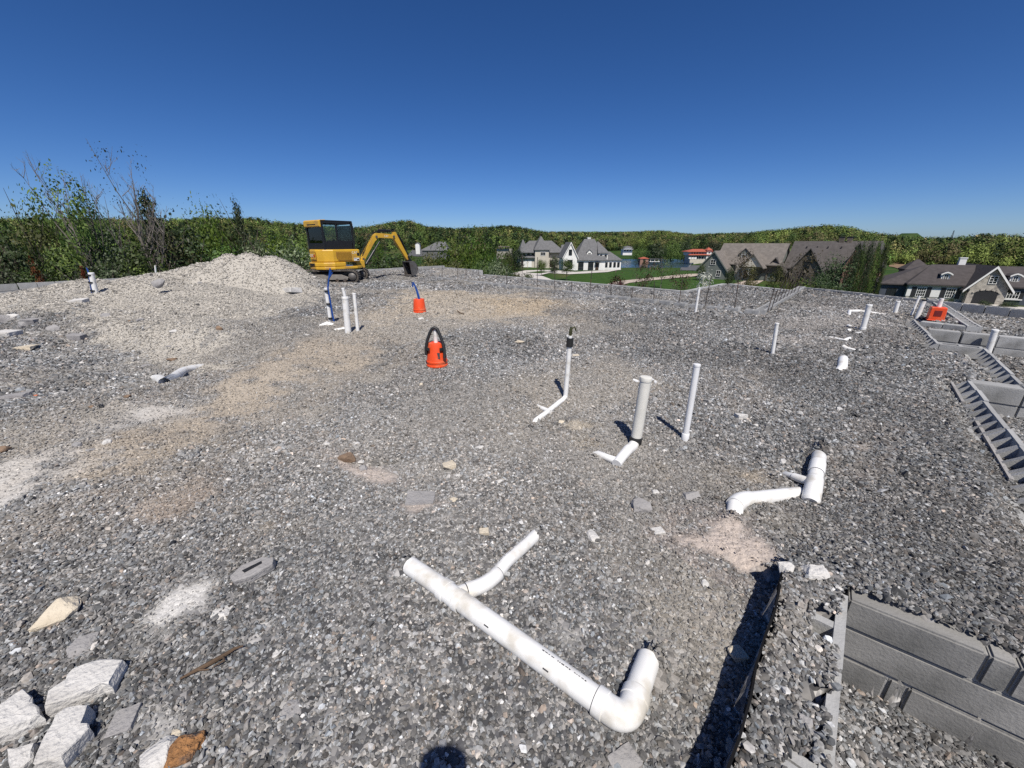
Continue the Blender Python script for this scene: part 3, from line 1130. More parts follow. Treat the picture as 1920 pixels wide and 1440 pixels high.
def whereabouts(x):
    if x < 0:
        return "past the picture's edge"
    xs = [m_[0] for m_ in MARKS]
    j = int(np.argmin([abs(x - q) for q in xs]))
    if abs(x - xs[j]) < 13:
        return "in line with " + MARKS[j][1]
    lo = [m_ for m_ in MARKS if m_[0] < x]
    hi = [m_ for m_ in MARKS if m_[0] >= x]
    if not lo:
        return "outside " + hi[0][1]
    if not hi:
        return "beyond " + lo[-1][1]
    return "between " + lo[-1][1] + " and " + hi[0][1]


G_T = "trees and shrubs of the thicket beyond the wall"
rr = random.Random(12)
for i, x in enumerate(range(-240, 600, 62)):
    kd = ("mid", "bright", "darkround", "mid", "olive", "bright", "mid")[i % 7]
    yt = float(np.interp(x, [-420, 0, 100, 200, 300, 380, 480, 560, 620], [360, 372, 388, 398, 404, 398, 412, 420, 428])) + rr.uniform(-20, 16)
    lab = {"mid": "tall mid green tree ", "darkround": "tall dark leafy tree ", "olive": "tall olive tree ", "bright": "tall fresh green tree "}[kd]
    x = x + rr.uniform(-14, 14)
    lab += whereabouts(x)
    plant(x, yt, float(np.interp(x, [-420, 300, 600], [21, 24, 34])) + rr.uniform(-1.5, 2.5), rr.uniform(75, 150), kd, lab, group=G_T, low=.08)
for i, x in enumerate(range(-240, 800, 50)):
    t_ = float(np.interp(x, [-380, 0, 200, 330, 480, 600, 800], [14.5, 15.5, 18, 20.5, 24, 29, 32])) + rr.uniform(0, 1.2)
    yt = float(np.interp(x, [-380, 0, 130, 260, 330, 420, 520, 600, 700, 800], [415, 425, 418, 425, 435, 440, 450, 455, 462, 470])) + rr.uniform(-26, 20)
    kd = ("shrub", "darkshrub", "flower", "shrub", "olive", "darkshrub", "shrub")[i % 7]
    lab = {"shrub": "thicket shrub, green, ", "darkshrub": "thicket shrub, dark green, ", "flower": "thicket shrub, pale-flecked, ", "olive": "thicket shrub, olive, "}[kd]
    x = x + rr.uniform(-12, 12)
    lab += whereabouts(x)
    plant(x, yt, t_, rr.uniform(95, 125), kd, lab, "shrub", "shrub", G_T)
for i, x in enumerate(range(-220, 780, 70)):
    t_ = float(np.interp(x, [-380, 0, 200, 330, 480, 600, 800], [14.0, 15.0, 17.5, 20, 23.5, 28.5, 31]))
    kd = ("flower", "shrub", "darkshrub")[i % 3]
    lab = {"shrub": "low green bush ", "darkshrub": "low dark bush ", "flower": "low pale-flecked bush "}[kd]
    lab += whereabouts(x)
    plant(x, rr.uniform(478, 492), t_, rr.uniform(80, 110), kd, lab, "shrub", "shrub", G_T)
plant(88, 282, 17.0, 118, "sparse", "tall sparse tree with small leaves rising above the thicket", low=.45, trunk="sparse")
plant(140, 325, 18.0, 70, "sparse", "shorter sparse leafy tree between the tall one and the bare one", low=.45, trunk="sparse")
plant(216, 270, 18.5, 120, "bare", "nearly bare tree with thin budding branches above the thicket", low=.30, trunk="bare")
plant(268, 362, 20.5, 100, "cedar", "broad dark cedar below the bare tree")
plant(440, 374, 27, 56, "cedar", "slim pointed conifer standing above the thicket")
plant(375, 384, 25, 76, "bright", "fresh green tree with upright shoots beside the pointed conifer", low=.05)
plant(480, 430, 23.5, 90, "flower", "pale-leaved shrub next to the mound's crest", "shrub", "shrub")
plant(57, 484, 14.6, 30, "red", "rust-red pointed shrub at the foot of the thicket", "shrub", "shrub")
plant(150, 498, 15.8, 24, "red", "small rust-red shrub behind the striped riser", "shrub", "shrub")
plant(704, 428, 36, 30, "bright", "thin bright sapling behind the excavator's boom", low=.05)
plant(850, 436, 36, 92, "bright", "big yellow-green tree beyond the excavator's bucket", low=.02)
plant(893, 434, 39, 88, "bright", "second yellow-green tree merging with the big one", low=.02)
plant(930, 452, 35, 60, "bright", "smaller yellow-green bush at the row's end", low=.0)
plant(800, 462, 33, 76, "olive", "olive bush below the grey slate roof", "shrub", "shrub")
plant(756, 470, 33, 70, "bright", "bright green bush behind the digging bucket", "shrub", "shrub")
plant(850, 482, 31, 80, "olive", "low olive bush under the big yellow-green tree", "shrub", "shrub")
plant(905, 478, 27, 70, "shrub", "low green bush by the step in the perimeter wall", "shrub", "shrub")
plant(936, 482, 24, 60, "flower", "white-flowering shrub beside the step in the wall", "shrub", "shrub")
plant(972, 500, 26, 50, "olive", "straggling shrub at the start of the driveway", "shrub", "shrub")
plant(990, 508, 25, 36, "shrub", "low green shrub in front of the driveway loop", "shrub", "shrub")

# planting round the houses
plant(966, 462, 118, 40, "darkround", "dark tree at the corner of the grey-roofed house")
plant(952, 470, 112, 30, "brown" if "brown" in CROWN else "olive", "olive tree beside the dark corner tree")
plant(1040, 478, 112, 22, "darkround", "dark round tree between the two houses")
plant(1016, 483, 100, 20, "mid", "young green tree before the grey-roofed house", low=.25)
plant(1064, 484, 92, 26, "mid", "young tree on the lawn in front of the white house", low=.3)
plant(1208, 488, 150, 15, "cedar", "small dark tree at the lake shore")
plant(1160, 512, 66, 30, "maroon", "round maroon shrub on the lawn", "shrub", "shrub")
plant(1212, 494, 58, 52, "bareshrub", "brown multi-stemmed bare shrub nearest the footpath", "shrub", "shrub", trunk="vase")
plant(1277, 512, 54, 48, "bareshrub", "brown bare shrub in its own mulch bed", "shrub", "shrub", trunk="vase")
plant(1246, 480, 78, 44, "sparse", "young green tree standing on the lawn", low=.25, trunk="sparse")
plant(1326, 503, 68, 26, "white", "small white-blossoming tree beside the sage green house", low=.1)
plant(1328, 528, 60, 26, "yellow", "low yellow shrub under the white blossom", "shrub", "shrub")
plant(1318, 494, 92, 18, "darkround", "dark round shrub at the corner of the sage green house", "shrub", "shrub")
plant(1372, 500, 82, 18, "darkround", "clipped dark shrub below the sage gable", "shrub", "shrub")
plant(1398, 476, 62, 40, "bareshrub", "vase-shaped brown tree at the paved drive", trunk="vase")
plant(1415, 490, 64, 30, "olive", "olive tree beside the vase-shaped tree", low=.1)
plant(1475, 482, 60, 50, "olive", "olive tree in front of the brown stone gable")
plant(1510, 478, 58, 60, "bareshrub", "brown-twigged tree in front of the steep roof", trunk="vase")
plant(1500, 512, 56, 80, "shrub", "green shrub mass at the foot of the stone gable", "shrub", "shrub")
plant(1575, 472, 60, 74, "darkshrub", "big dark evergreen shrub under the brick gables", "shrub", "shrub")
plant(1545, 505, 56, 50, "darkshrub", "lower dark evergreen beside the big one", "shrub", "shrub")
for i, (x, y, kd) in enumerate(((1608, 462, "column"), (1622, 456, "columngreen"), (1637, 454, "column"), (1651, 453, "columngreen"), (1664, 458, "columngreen"))):
    plant(x, y, 62 + i * .6, 22, kd, ("first tall cypress, touching the brick gable end", "second tall cypress from the brick gable", "middle tall cypress of the dense row", "fourth cypress from the brick gable, mid green", "last cypress, beside the dark blue house wing")[i], "cypress", "tree", "cypress row")
for i, (x, y, w) in enumerate(((1779, 558, 16), (1787, 556, 12), (1846, 561, 18), (1856, 566, 14), (1900, 563, 20), (1886, 564, 14))):
    plant(x, y, 60, w, "darkshrub", ("clipped shrub under the white shutters", "clipped shrub beside the garage arch", "clipped shrub past the garage arch", "low clipped shrub before the white sill", "clipped shrub at the far stone corner", "small clipped shrub before the stone corner")[i], "shrub", "shrub")
for i, (x, y, w, kd) in enumerate(((1232, 452, 46, "darkround"), (1262, 450, 40, "mid"), (1288, 446, 34, "darkround"), (1205, 462, 36, "mid"), (1340, 452, 40, "darkround"))):
    plant(x, y, 262 + 6 * i, w, kd, ("dark tree across the lake", "round green tree across the lake", "dark tree behind the red-roofed villa", "paler tree at the lake's far shore", "dark tree past the red-roofed villa")[i])

# ------------------------------------------------------------------ woods on the hills (read as one mass)
fm, nt, N, L, b = nodes_of("hill_foliage")
at = N.new("ShaderNodeAttribute")
at.attribute_type = 'INSTANCER'
at.attribute_name = "tint"
g = N.new("ShaderNodeNewGeometry")
mr = N.new("ShaderNodeMapRange")
mr.inputs[3].default_value, mr.inputs[4].default_value = .72, 1.28
L.new(g.outputs["Random Per Island"], mr.inputs[0])
vs = N.new("ShaderNodeVectorMath")
vs.operation = 'SCALE'
L.new(at.outputs["Color"], vs.inputs[0])
L.new(mr.outputs[0], vs.inputs["Scale"])
L.new(vs.outputs[0], b.inputs["Base Color"])
b.inputs["Roughness"].default_value = .7
b.inputs["Specular IOR Level"].default_value = .2
FOR = [bpy.data.objects.new("tree_shape", crown_mesh("tree_shape", fm, 700, .042, sh, 70 + i, 18, .28)) for i, sh in enumerate(("round", "round", "dome", "round", "cone"))]


def forest_points():
    n = 120000
    px = RNG.uniform(-650, 2600, n)
    f = RNG.random(n)
    t1 = np.interp(px, SIL[:, 0], SIL[:, 1])
    t = np.sqrt(150 ** 2 + f * ((1.15 * t1) ** 2 - 150 ** 2))
    u = (px - 960) / FPX
    x, y = u * t, t * 1.0622
    keep = RNG.random(n) < np.clip(t / 500, .15, 1) * .42
    k = sstep(.50, 1.0, t / t1)
    clump = fbm(x, y, 60, 3, 70)
    keep &= (k > .10) | ((clump > .12) & (t > 190) & ((px < 900) | (px > 1350)))
    lk = (np.abs(px - 1215) < 105) & (t < 300)
    lk |= (np.abs(px - 1300) < 70) & (t < 262)
    lk |= (px > 930) & (px < 1350) & (t < 175)
    lk |= (px > 1350) & (t < 150)
    lk |= (px > 925) & (px < 965) & (t < 190)
    lk |= (px > 755) & (px < 830) & (t < 215)
    keep &= ~lk
    return x[keep], y[keep], t[keep], px[keep]


fx, fy, ft, fpx = forest_points()
fz = terrain(fx, fy)
n = len(fx)
pal = np.array([(.045, .075, .018), (.065, .095, .022), (.030, .050, .016), (.085, .105, .028), (.080, .075, .030), (.10, .085, .045), (.020, .034, .014), (.055, .080, .022)])
pi_ = RNG.integers(0, len(pal), n)
z_ = fbm(fx, fy, 90, 3, 80)
pi_ = np.where((z_ > .18) & (RNG.random(n) < .6), 3, pi_)
pi_ = np.where((z_ < -.2) & (RNG.random(n) < .5), 6, pi_)
ftint = pal[pi_] * np.array([1.6, 1.62, 1.5]) * np.exp(RNG.normal(-.08, .38, (n, 1)))
fvid = np.where(pi_ == 6, 4, RNG.integers(0, 4, n))
fw = RNG.uniform(4.5, 11, n) * np.clip(ft / 330, .8, 1.2)
fh = np.minimum(fw * RNG.uniform(.8, 1.45, n), 12.5)
fscl = np.stack([fw, fw * RNG.uniform(.85, 1.15, n), fh], 1)
frot = np.stack([np.zeros(n), np.zeros(n), RNG.uniform(0, 6.283, n)], 1)
forest = scatter("hill_woods", np.stack([fx, fy, fz - .5], 1), frot, fscl, fvid, ftint, FOR)
tag(forest, "mixed spring woods covering the hills on the skyline", "woods", kind="stuff")

# ------------------------------------------------------------------ houses
SH = {
    "white": pmat("white_painted_brick", (.74, .73, .70), .8, .06, .8, .15, 12),
    "cream": pmat("cream_render", (.52, .48, .41), .85, .08, .8, .1, 10),
    "sage": pmat("sage_siding", (.15, .165, .15), .85, .08, .6, .1, 10),
    "stone": pmat("tan_stone_wall", (.36, .33, .285), .9, .35, 2.2, .6, 6, stain=(.22, .20, .18), sscale=1.6, bdist=.05),
    "brownstone": pmat("brown_stone_wall", (.10, .085, .07), .9, .45, 2.0, .6, 6, stain=(.20, .16, .125), sscale=1.5, bdist=.05),
    "brick": pmat("red_brown_brick", (.26, .15, .11), .9, .2, 3, .3, 8),
    "slateblue": pmat("dark_blue_siding", (.060, .072, .095), .8, .1, .8, .1, 8),
    "greyroof": pmat("grey_shingles", (.125, .125, .128), .9, .22, 1.6, .5, 5, bdist=.04),
    "brownroof": pmat("taupe_shingles", (.160, .142, .126), .9, .25, 1.6, .5, 5, bdist=.04),
    "darkroof": pmat("dark_brown_shingles", (.078, .070, .067), .9, .25, 1.6, .5, 5, bdist=.04),
    "blackroof": pmat("charcoal_shingles", (.058, .050, .050), .9, .25, 1.6, .5, 5, bdist=.04),
    "redroof": pmat("red_roof_tiles", (.34, .085, .05), .85, .2, 2, .4, 5, bdist=.04),
    "trim": pmat("white_trim", (.76, .75, .72), .6, .04, 2, 0),
    "dark": pmat("dark_door_and_porch_shade", (.012, .012, .013), .6, .2, 2, 0),
    "shutter": pmat("black_shutter", (.018, .018, .02), .6, .1, 3, 0),
    "door": pmat("stained_door", (.05, .03, .02), .6, .2, 3, .1, 20),
}
pg, nt, N, L, b = nodes_of("window_glass")
b.inputs["Base Color"].default_value = (.018, .022, .028, 1)
b.inputs["Roughness"].default_value = .06
SH["glass"] = pg


class House:
    def __init__(self, px, py, t, yaw, label, name="house", cat="house"):
        p = at_t(px, py, t)
        self.k = t / FPX
        self.o = thing(name, label, cat, (p.x, p.y, p.z), math.radians(yaw))

    def part(self, name, m, mat, parent=None, bev=0):
        return m.build(name, SH[mat], parent or self.o)

    def walls(self, x0, x1, y0, y1, z1, mat, z0=-2.5, name="wall"):
        return self.part(name, MB().box(((x0 + x1) / 2, (y0 + y1) / 2, (z0 + z1) / 2), (x1 - x0, y1 - y0, z1 - z0)), mat)

    def gable(self, x0, x1, y0, y1, z0, z1, axis, roof, wall, ov=.4, th=.22, trim=None):
        """Gable roof of two thick slopes with the end walls filled; axis: the ridge's direction."""
        if axis == 'x':
            c = (y0 + y1) / 2
            half = (y1 - y0) / 2
            A, B = x0 - ov, x1 + ov
            ax, wa_, wb_ = 'x', x0 + .003, x1 - .003
        else:
            c = (x0 + x1) / 2
            half = (x1 - x0) / 2
            A, B = y0 - ov, y1 + ov
            ax, wa_, wb_ = 'y', y0 + .003, y1 - .003
        sl = (z1 - z0) / half
        e = half + ov
        zo = z0 - sl * ov
        out = [(c - e, zo), (c, z1), (c + e, zo), (c + e, zo + th), (c, z1 + th * 1.1), (c - e, zo + th)]
        r = self.part("roof", MB().prism(out, A, B, axis=ax), roof)
        self.part("gable_wall", MB().prism([(c - half, z0 - .02), (c + half, z0 - .02), (c, z1 - .02)], wa_, wb_, axis=ax), wall)
        if trim:
            w = .16
            for d0 in ((A - .05, A - .004),):
                m = MB()
                m.prism([(c - e, zo - .12), (c, z1 - .12), (c, z1 + th * 1.1 + .03), (c - e, zo + th + .03)], d0[0], d0[1], axis=ax)
                self.part("rake_board", m, trim, r)
                m = MB()
                m.prism([(c + e, zo - .12), (c, z1 - .12), (c, z1 + th * 1.1 + .03), (c + e, zo + th + .03)], d0[0], d0[1], axis=ax)
                self.part("rake_board", m, trim, r)
        return r

    def hip(self, x0, x1, y0, y1, z0, z1, roof, ov=.4, rx0=None, rx1=None, ry0=None, ry1=None):
        """Hip roof; the ridge runs (rx0, ry0)-(rx1, ry1) at z1."""
        x0, x1, y0, y1 = x0 - ov, x1 + ov, y0 - ov, y1 + ov
        hy = (y1 - y0) / 2
        if rx0 is None:
            rx0, rx1 = x0 + min(hy, (x1 - x0) / 2 - .2), x1 - min(hy, (x1 - x0) / 2 - .2)
        if ry0 is None:
            ry0 = ry1 = (y0 + y1) / 2
        th = .2
        vs = [(x0, y0, z0), (x1, y0, z0), (x1, y1, z0), (x0, y1, z0), (x0, y0, z0 + th), (x1, y0, z0 + th), (x1, y1, z0 + th), (x0, y1, z0 + th), (rx0, ry0, z1), (rx1, ry1, z1)]
        fs = [(3, 2, 1, 0), (0, 1, 5, 4), (1, 2, 6, 5), (2, 3, 7, 6), (3, 0, 4, 7), (4, 5, 9, 8), (6, 7, 8, 9), (5, 6, 9), (7, 4, 8)]
        return self.part("roof", MB().add(vs, fs), roof)

    def window(self, x, z, w, h, y, nx=2, ny=2, frame="trim", side=0, arch=False, parent=None):
        """Window on a wall: side 0 faces -y at depth y, side 1 faces -x at x=y (then x is the y position), 2 faces +x."""
        fw = max(.07, .05 * w)
        m = MB()

        def bx(cx, cz, sx, sz, d, dep):
            if side == 0:
                m_.box((cx, y - d, cz), (sx, dep, sz))
            elif side == 1:
                m_.box((y - d, cx, cz), (dep, sx, sz))
            else:
                m_.box((y + d, cx, cz), (dep, sx, sz))
        m_ = m
        for cx, cz, sx, sz in ((x - w / 2, z, fw, h + fw), (x + w / 2, z, fw, h + fw), (x, z - h / 2, w - fw, fw), (x, z + h / 2, w - fw, fw)):
            bx(cx, cz, sx, sz, .04, .12)
        for i in range(1, nx):
            bx(x - w / 2 + w * i / nx, z, .05, h - fw, .035, .06)
        for j in range(1, ny):
            bx(x, z - h / 2 + h * j / ny, w - fw, .045, .03, .05)
        f = self.part("window", m, frame, parent)
        m_ = MB()
        bx(x, z, w - fw * .5, h - fw * .5, .012, .03)
        self.part("pane", m_, "glass", f)
        return f

    def box(self, name, c, s, mat, parent=None, **kw):
        return self.part(name, MB().box(c, s, **kw), mat, parent)

    def chimney(self, x, y, z0, z1, w, mat, cap="trim"):
        c = self.box("chimney", (x, y, (z0 + z1) / 2), (w, w * .8, z1 - z0), mat)
        self.box("chimney_cap", (x, y, z1 + .08), (w * 1.15, w * .95, .16), cap, c)

    def dormer(self, x, y, z, w, h, roof, wall, depth_=2.0, arch=False):
        d = self.box("dormer", (x, y + depth_ / 2, z + h / 2), (w, depth_, h), wall)
        out = [(x - w / 2 - .15, z + h), (x, z + h + w * .55), (x + w / 2 + .15, z + h)]
        if arch:
            out = [(x - w / 2 - .2, z + h - .05), (x - w * .3, z + h + .22), (x, z + h + .32), (x + w * .3, z + h + .22), (x + w / 2 + .2, z + h - .05)]
        low = [(a, b_ - .16) for a, b_ in out[::-1]]
        self.part("dormer_roof", MB().prism(out + low, y - .2, y + depth_ + .6, axis='y'), roof, d)
        if arch:
            self.part("dormer_trim", MB().prism([(a, b_ + .03) for a, b_ in out] + [(a * 1.0, b_ - .02) for a, b_ in low], y - .32, y - .205, axis='y'), "trim", d)
        if not arch:
            self.part("dormer_gable", MB().prism([(x - w / 2, z + h - .01), (x + w / 2, z + h - .01), (x, z + h + w * .5 - .1)], y, y + depth_ + .3, axis='y'), wall, d)
        self.window(x, z + h * .55, w * .52, h * .72, y, 2, 3, parent=d)


# white house with steep grey roofs
H = House(1108, 508.5, 130, 4, "white house with steep grey roofs and a long low wing by the lake")
H.walls(-5.1, 4.6, 0, 10, 3.4, "white")
H.hip(-5.1, 4.6, 0, 10, 3.35, 10.0, "greyroof", .5, -1.6, 1.8, 5, 5)
H.walls(-9.6, -5.1, -1.2, 6, 4.6, "white")
H.gable(-9.6, -5.1, -1.2, 7, 4.6, 8.8, 'y', "greyroof", "white", .35, trim="trim")
H.walls(4.6, 10.6, 2, 9, 3.3, "white")
H.hip(4.6, 10.4, 2, 9, 3.3, 6.0, "greyroof", .4, 3.0, 7.6, 5.5, 5.5)
H.walls(2.4, 5.4, .6, 5, 5.6, "white", 3.3, "dormer_wall")
H.hip(2.4, 5.4, .6, 6, 5.55, 9.2, "greyroof", .4, 2.6, 3.2, 4.5, 5.0)
H.window(3.2, 4.7, .9, 1.1, .6, 1, 1, "trim")
H.window(4.7, 4.7, .9, 1.1, .6, 1, 1, "trim")
H.dormer(-.6, 1.0, 4.3, 1.7, 1.6, "greyroof", "white", 3)
for x in (-3.5, -.2):
    H.window(x, 1.7, 1.7, 2.4, 0, 2, 1, "shutter")
H.box("porch_canopy", (1.9, -.5, 2.9), (1.6, 1.2, .25), "shutter")
H.box("door", (1.9, -.04, 1.3), (1.1, .12, 2.6), "door")
for x in (5.6, 7.0, 8.4, 9.7):
    H.window(x, 1.9, .75, 1.5, 2, 1, 2, "shutter")
H.window(-7.4, 5.9, 1.0, 1.7, -1.2, 1, 2, "shutter")
H.window(-7.4, 2.3, 1.6, 2.6, -1.2, 2, 2, "shutter")
H.chimney(.2, 6.0, 8.0, 10.4, 1.1, "white")

# grey roofed house beside it
H = House(1014, 501, 142, 6, "beige house with many grey hipped roofs beside the white house")
H.walls(-7.4, 8.2, 0, 11, 3.2, "cream")
H.hip(-7.4, 8.2, 0, 11, 4.9, 9.0, "greyroof", .5, -3.5, 4.8, 5.5, 5.5)
H.walls(-7.0, 7.8, .9, 10, 5.0, "cream", 3.1)
H.hip(-7.4, -.6, -.5, 2.5, 3.15, 4.2, "greyroof", .3)
H.walls(-2.3, 2.6, -.9, 5, 5.9, "cream")
H.hip(-2.3, 2.6, -.9, 6, 5.8, 10.6, "greyroof", .4, .0, .3, 2.4, 2.8)
H.walls(8.2, 12.6, 3, 9, 3.6, "cream")
H.hip(8.2, 12.4, 3, 9, 3.6, 7.6, "greyroof", .4, 8.6, 11, 6, 6)
H.hip(-7.4, -4.6, 1, 6, 5.2, 9.4, "greyroof", .3, -6.2, -6.0, 3.5, 3.5)
for x in (-5.9, -4.4, -2.9):
    H.window(x, 4.35, 1.1, 1.0, .9, 1, 1, "trim")
for x in (-5.6, -4.0):
    H.box("garage_door", (x, -.03, 1.2), (1.3, .1, 2.3), "trim")
H.window(-6.8, 1.5, .7, 1.6, 0, 1, 2, "shutter")
H.box("door", (3.8, -.03, 1.2), (1.2, .1, 2.3), "door")
H.window(.5, 4.6, 1.8, 1.1, -.9, 3, 1, "trim")
H.window(6.3, 1.6, 1.4, 1.6, 0, 2, 2, "trim")

# sage green house
H = House(1362, 521, 95, -44, "sage green house with taupe roofs and white-framed gable windows")
H.walls(-6.8, -.4, 0, 7, 2.2, "sage")
H.gable(-7.1, -.1, 0, 9, 1.6, 5.9, 'y', "brownroof", "sage", .35, trim="sage")
H.walls(-4.0, 9.2, 5, 13, 3.4, "sage")
H.gable(-4.2, 9.4, 4.4, 13, 3.3, 7.6, 'x', "brownroof", "sage", .4)
H.walls(.9, 4.2, 2.5, 6, 2.9, "stone")
H.gable(2.4, 6.8, 1.2, 8, 2.7, 5.4, 'y', "brownroof", "cream", .35)
H.dormer(1.6, 5.6, 4.4, 2.6, 1.0, "brownroof", "sage", 3)
H.window(-3.6, 3.5, 1.15, 1.15, 0, 2, 2)
H.window(-5.7, 1.0, 1.0, 1.2, 0, 2, 2)
H.window(-2.0, .9, .95, 1.4, 0, 2, 2)
H.window(2.2, 1.4, .8, 1.3, 2.5, 2, 2)
H.window(4.6, 1.6, .9, 1.4, 1.2, 2, 2)
H.box("door", (3.4, 2.46, .9), (.9, .1, 1.9), "door")

# brown stone house
H = House(1512, 538, 88, -46, "large brown stone house with steep dark roofs and tall chimneys")
H.walls(-5.5, 9.5, 4, 14, 4.2, "brownstone")
H.gable(-5.6, 9.6, 3.2, 14, 4.0, 9.4, 'x', "darkroof", "brick", .4)
H.walls(-3.6, 2.4, -1, 8, 3.2, "brownstone")
H.gable(-3.9, 2.7, -1, 9, 2.9, 8.0, 'y', "darkroof", "brownstone", .5)
H.walls(-9.2, -5.0, 1.0, 6, 2.6, "brownstone")
H.gable(-9.5, -4.7, .4, 7, 2.6, 5.9, 'y', "darkroof", "brownstone", .5)
H.box("porch_shade_panel", (-7.1, .98, 1.3), (2.2, .08, 2.5), "dark")  # dark panel on the solid wall, painting the shade inside the porch
for x in (-8.4, -5.8):
    H.box("porch_post", (x, .6, 1.2), (.28, .28, 2.6), "brownstone")
H.window(-7.1, 3.7, 1.0, .9, 1.0, 2, 1, "shutter")
H.window(-.7, 4.6, 1.0, 1.6, -1, 2, 2, "shutter")
H.window(-.7, 1.6, 2.0, 1.6, -1, 3, 2, "shutter")
H.chimney(2.9, 8.6, 6.5, 10.4, .9, "brownstone", "shutter")
H.chimney(4.3, 8.6, 6.5, 10.4, .9, "brownstone", "shutter")
H.walls(5.6, 8.9, .5, 6, 5.0, "brick")
H.gable(5.4, 9.0, .4, 9, 4.2, 9.2, 'y', "darkroof", "brick", .3)
H.walls(8.95, 11.4, 1.5, 7, 5.0, "brick")
H.gable(8.9, 11.4, 1.4, 9, 5.0, 9.0, 'y', "darkroof", "brick", .25)
for i, x in enumerate((-3.0, -1.0, 1.0, 3.4, 6.0)):
    H.box("roof_vent", (x, 7.0, 8.35), (.22, .22, .3), "shutter")

# stone gabled house
H = House(1812, 567, 65, -30, "low stone and brick house with charcoal roofs, arched garage and shutters")
H.walls(-7.6, -.8, 0, 8, 2.5, "cream")
H.hip(-7.6, -.6, 0, 9, 2.5, 5.7, "blackroof", .45, -4.4, 1.0, 4.6, 4.6)
H.walls(-11.0, -7.6, 1.2, 8, 2.2, "slateblue")
H.hip(-11.0, -7.2, 1.2, 8.4, 2.3, 5.6, "blackroof", .4, -5.2, -4.6, 4.6, 4.6)
H.walls(-.8, 3.6, -1.2, 7, 2.6, "stone")
H.gable(-1.0, 3.8, -1.2, 9, 2.4, 5.6, 'y', "blackroof", "stone", .45, trim="trim")
arch = [(.1 + 2.6 * i / 12, 1.75 + .42 * math.sin(math.pi * i / 12)) for i in range(13)]
H.part("garage_door", MB().prism([(.1, 0)] + arch + [(2.7, 0)], -1.25, -1.21, axis='y'), "dark")
for i in range(7):
    a = math.pi * (i + .5) / 7
    H.box("arch_stone", (1.4 - 1.45 * math.cos(a), -1.26, 1.72 + .52 * math.sin(a)), (.36, .14, .24), "stone", ry=-(math.pi / 2 - a) * .5)
H.window(1.6, 3.75, .85, 1.15, -1.2, 2, 3)
for x in (-5.9, -2.3):
    H.window(x, 1.35, 1.1, 1.5, 0, 4, 3)
    for s_ in (-1, 1):
        H.box("shutter", (x + s_ * .95, -.05, 1.35), (.55, .08, 1.7), "shutter")
for x in (-7.2, -4.1):
    H.box("wall_panel", (x, -.03, 1.25), (1.0 if x < -6 else 1.2, .05, 1.3), "trim")
H.window(-9.4, 1.1, 1.2, 1.3, 1.2, 2, 2, "shutter")
H.dormer(-3.2, 1.0, 3.2, 1.05, 1.15, "blackroof", "trim", 2.4, True)
H.walls(3.6, 9.2, .6, 9, 2.5, "slateblue")
H.hip(3.6, 10, .6, 10, 2.5, 5.6, "blackroof", .45, 2.5, 8, 5.2, 5.2)
H.dormer(4.9, 1.5, 3.2, 1.05, 1.15, "blackroof", "trim", 2.4, True)
H.window(5.0, 1.45, 1.3, 1.1, .6, 4, 2)
for s_ in (-1, 1):
    H.box("shutter", (5.0 + s_ * .95, .55, 1.45), (.45, .08, 1.2), "shutter")
H.box("window_sill", (5.0, .5, .75), (2.3, .2, .16), "trim")
H.window(7.6, 1.4, .7, 1.2, .6, 2, 2, "slateblue")
H.walls(9.2, 16, -1.5, 9, 2.7, "stone")
H.hip(8.8, 17, -1.5, 12, 2.7, 7.2, "blackroof", .45)
H.dormer(11.2, 1.6, 4.6, 1.2, 1.1, "blackroof", "trim", 2.4)
H.window(11.5, 1.3, 1.0, 1.6, -1.5, 2, 2, "shutter")
H.chimney(-.2, 6.5, 4.6, 6.7, .85, "trim")
H.hip(-6.5, -3, 9, 13, 4.4, 6.3, "blackroof", .2)
H.walls(-6.5, -3, 9, 13, 4.4, "slateblue")
p = at_t(1806, 569, 60)
lp = thing("lamp_post", "dark lamp post standing on the drive before the garage arch", "lamp post", (p.x, p.y, p.z))
MB().tube([(0, 0, -.6), (0, 0, 1.7)], .05, 8).build("post", SH["shutter"], lp, True)
MB().lathe([(.06, 1.7), (.14, 1.78), (.17, 2.1), (.05, 2.25), (.02, 2.35)], 8).build("lantern", SH["shutter"], lp)

# red roofed villa across the water
H = House(1311, 487, 235, 0, "white villa with red tiled roofs above a terraced lawn", "villa")
H.walls(-5.5, 6.0, 0, 8, 2.6, "cream")
H.hip(-7.5, 6.8, -.6, 8, 4.4, 6.0, "redroof", .4)
H.walls(-6.5, 6.2, .6, 8, 4.5, "white", 2.5)
H.hip(-7.0, 6.6, -1.2, .8, 2.6, 3.3, "redroof", .2)
H.walls(3.6, 6.4, -.8, 3, 5.3, "white")
H.hip(3.6, 6.4, -.8, 3, 5.2, 7.0, "redroof", .4, 4.9, 5.1, 1.0, 1.2)
for i, x in enumerate((-4.6, -3.0, -1.4, .2, 1.8)):
    H.window(x, 1.2, 1.0, 1.6, 0, 1, 1, "trim")
    H.window(x, 3.7, .9, .9, .6, 1, 1, "trim")
H.window(5.0, 4.2, 1.0, 1.1, -.8, 2, 2, "trim")
for x in (-6.6, -5.0, -3.4):
    H.box("terrace_rail", (x, -2.2, 1.0), (1.4, .2, .9), "trim")

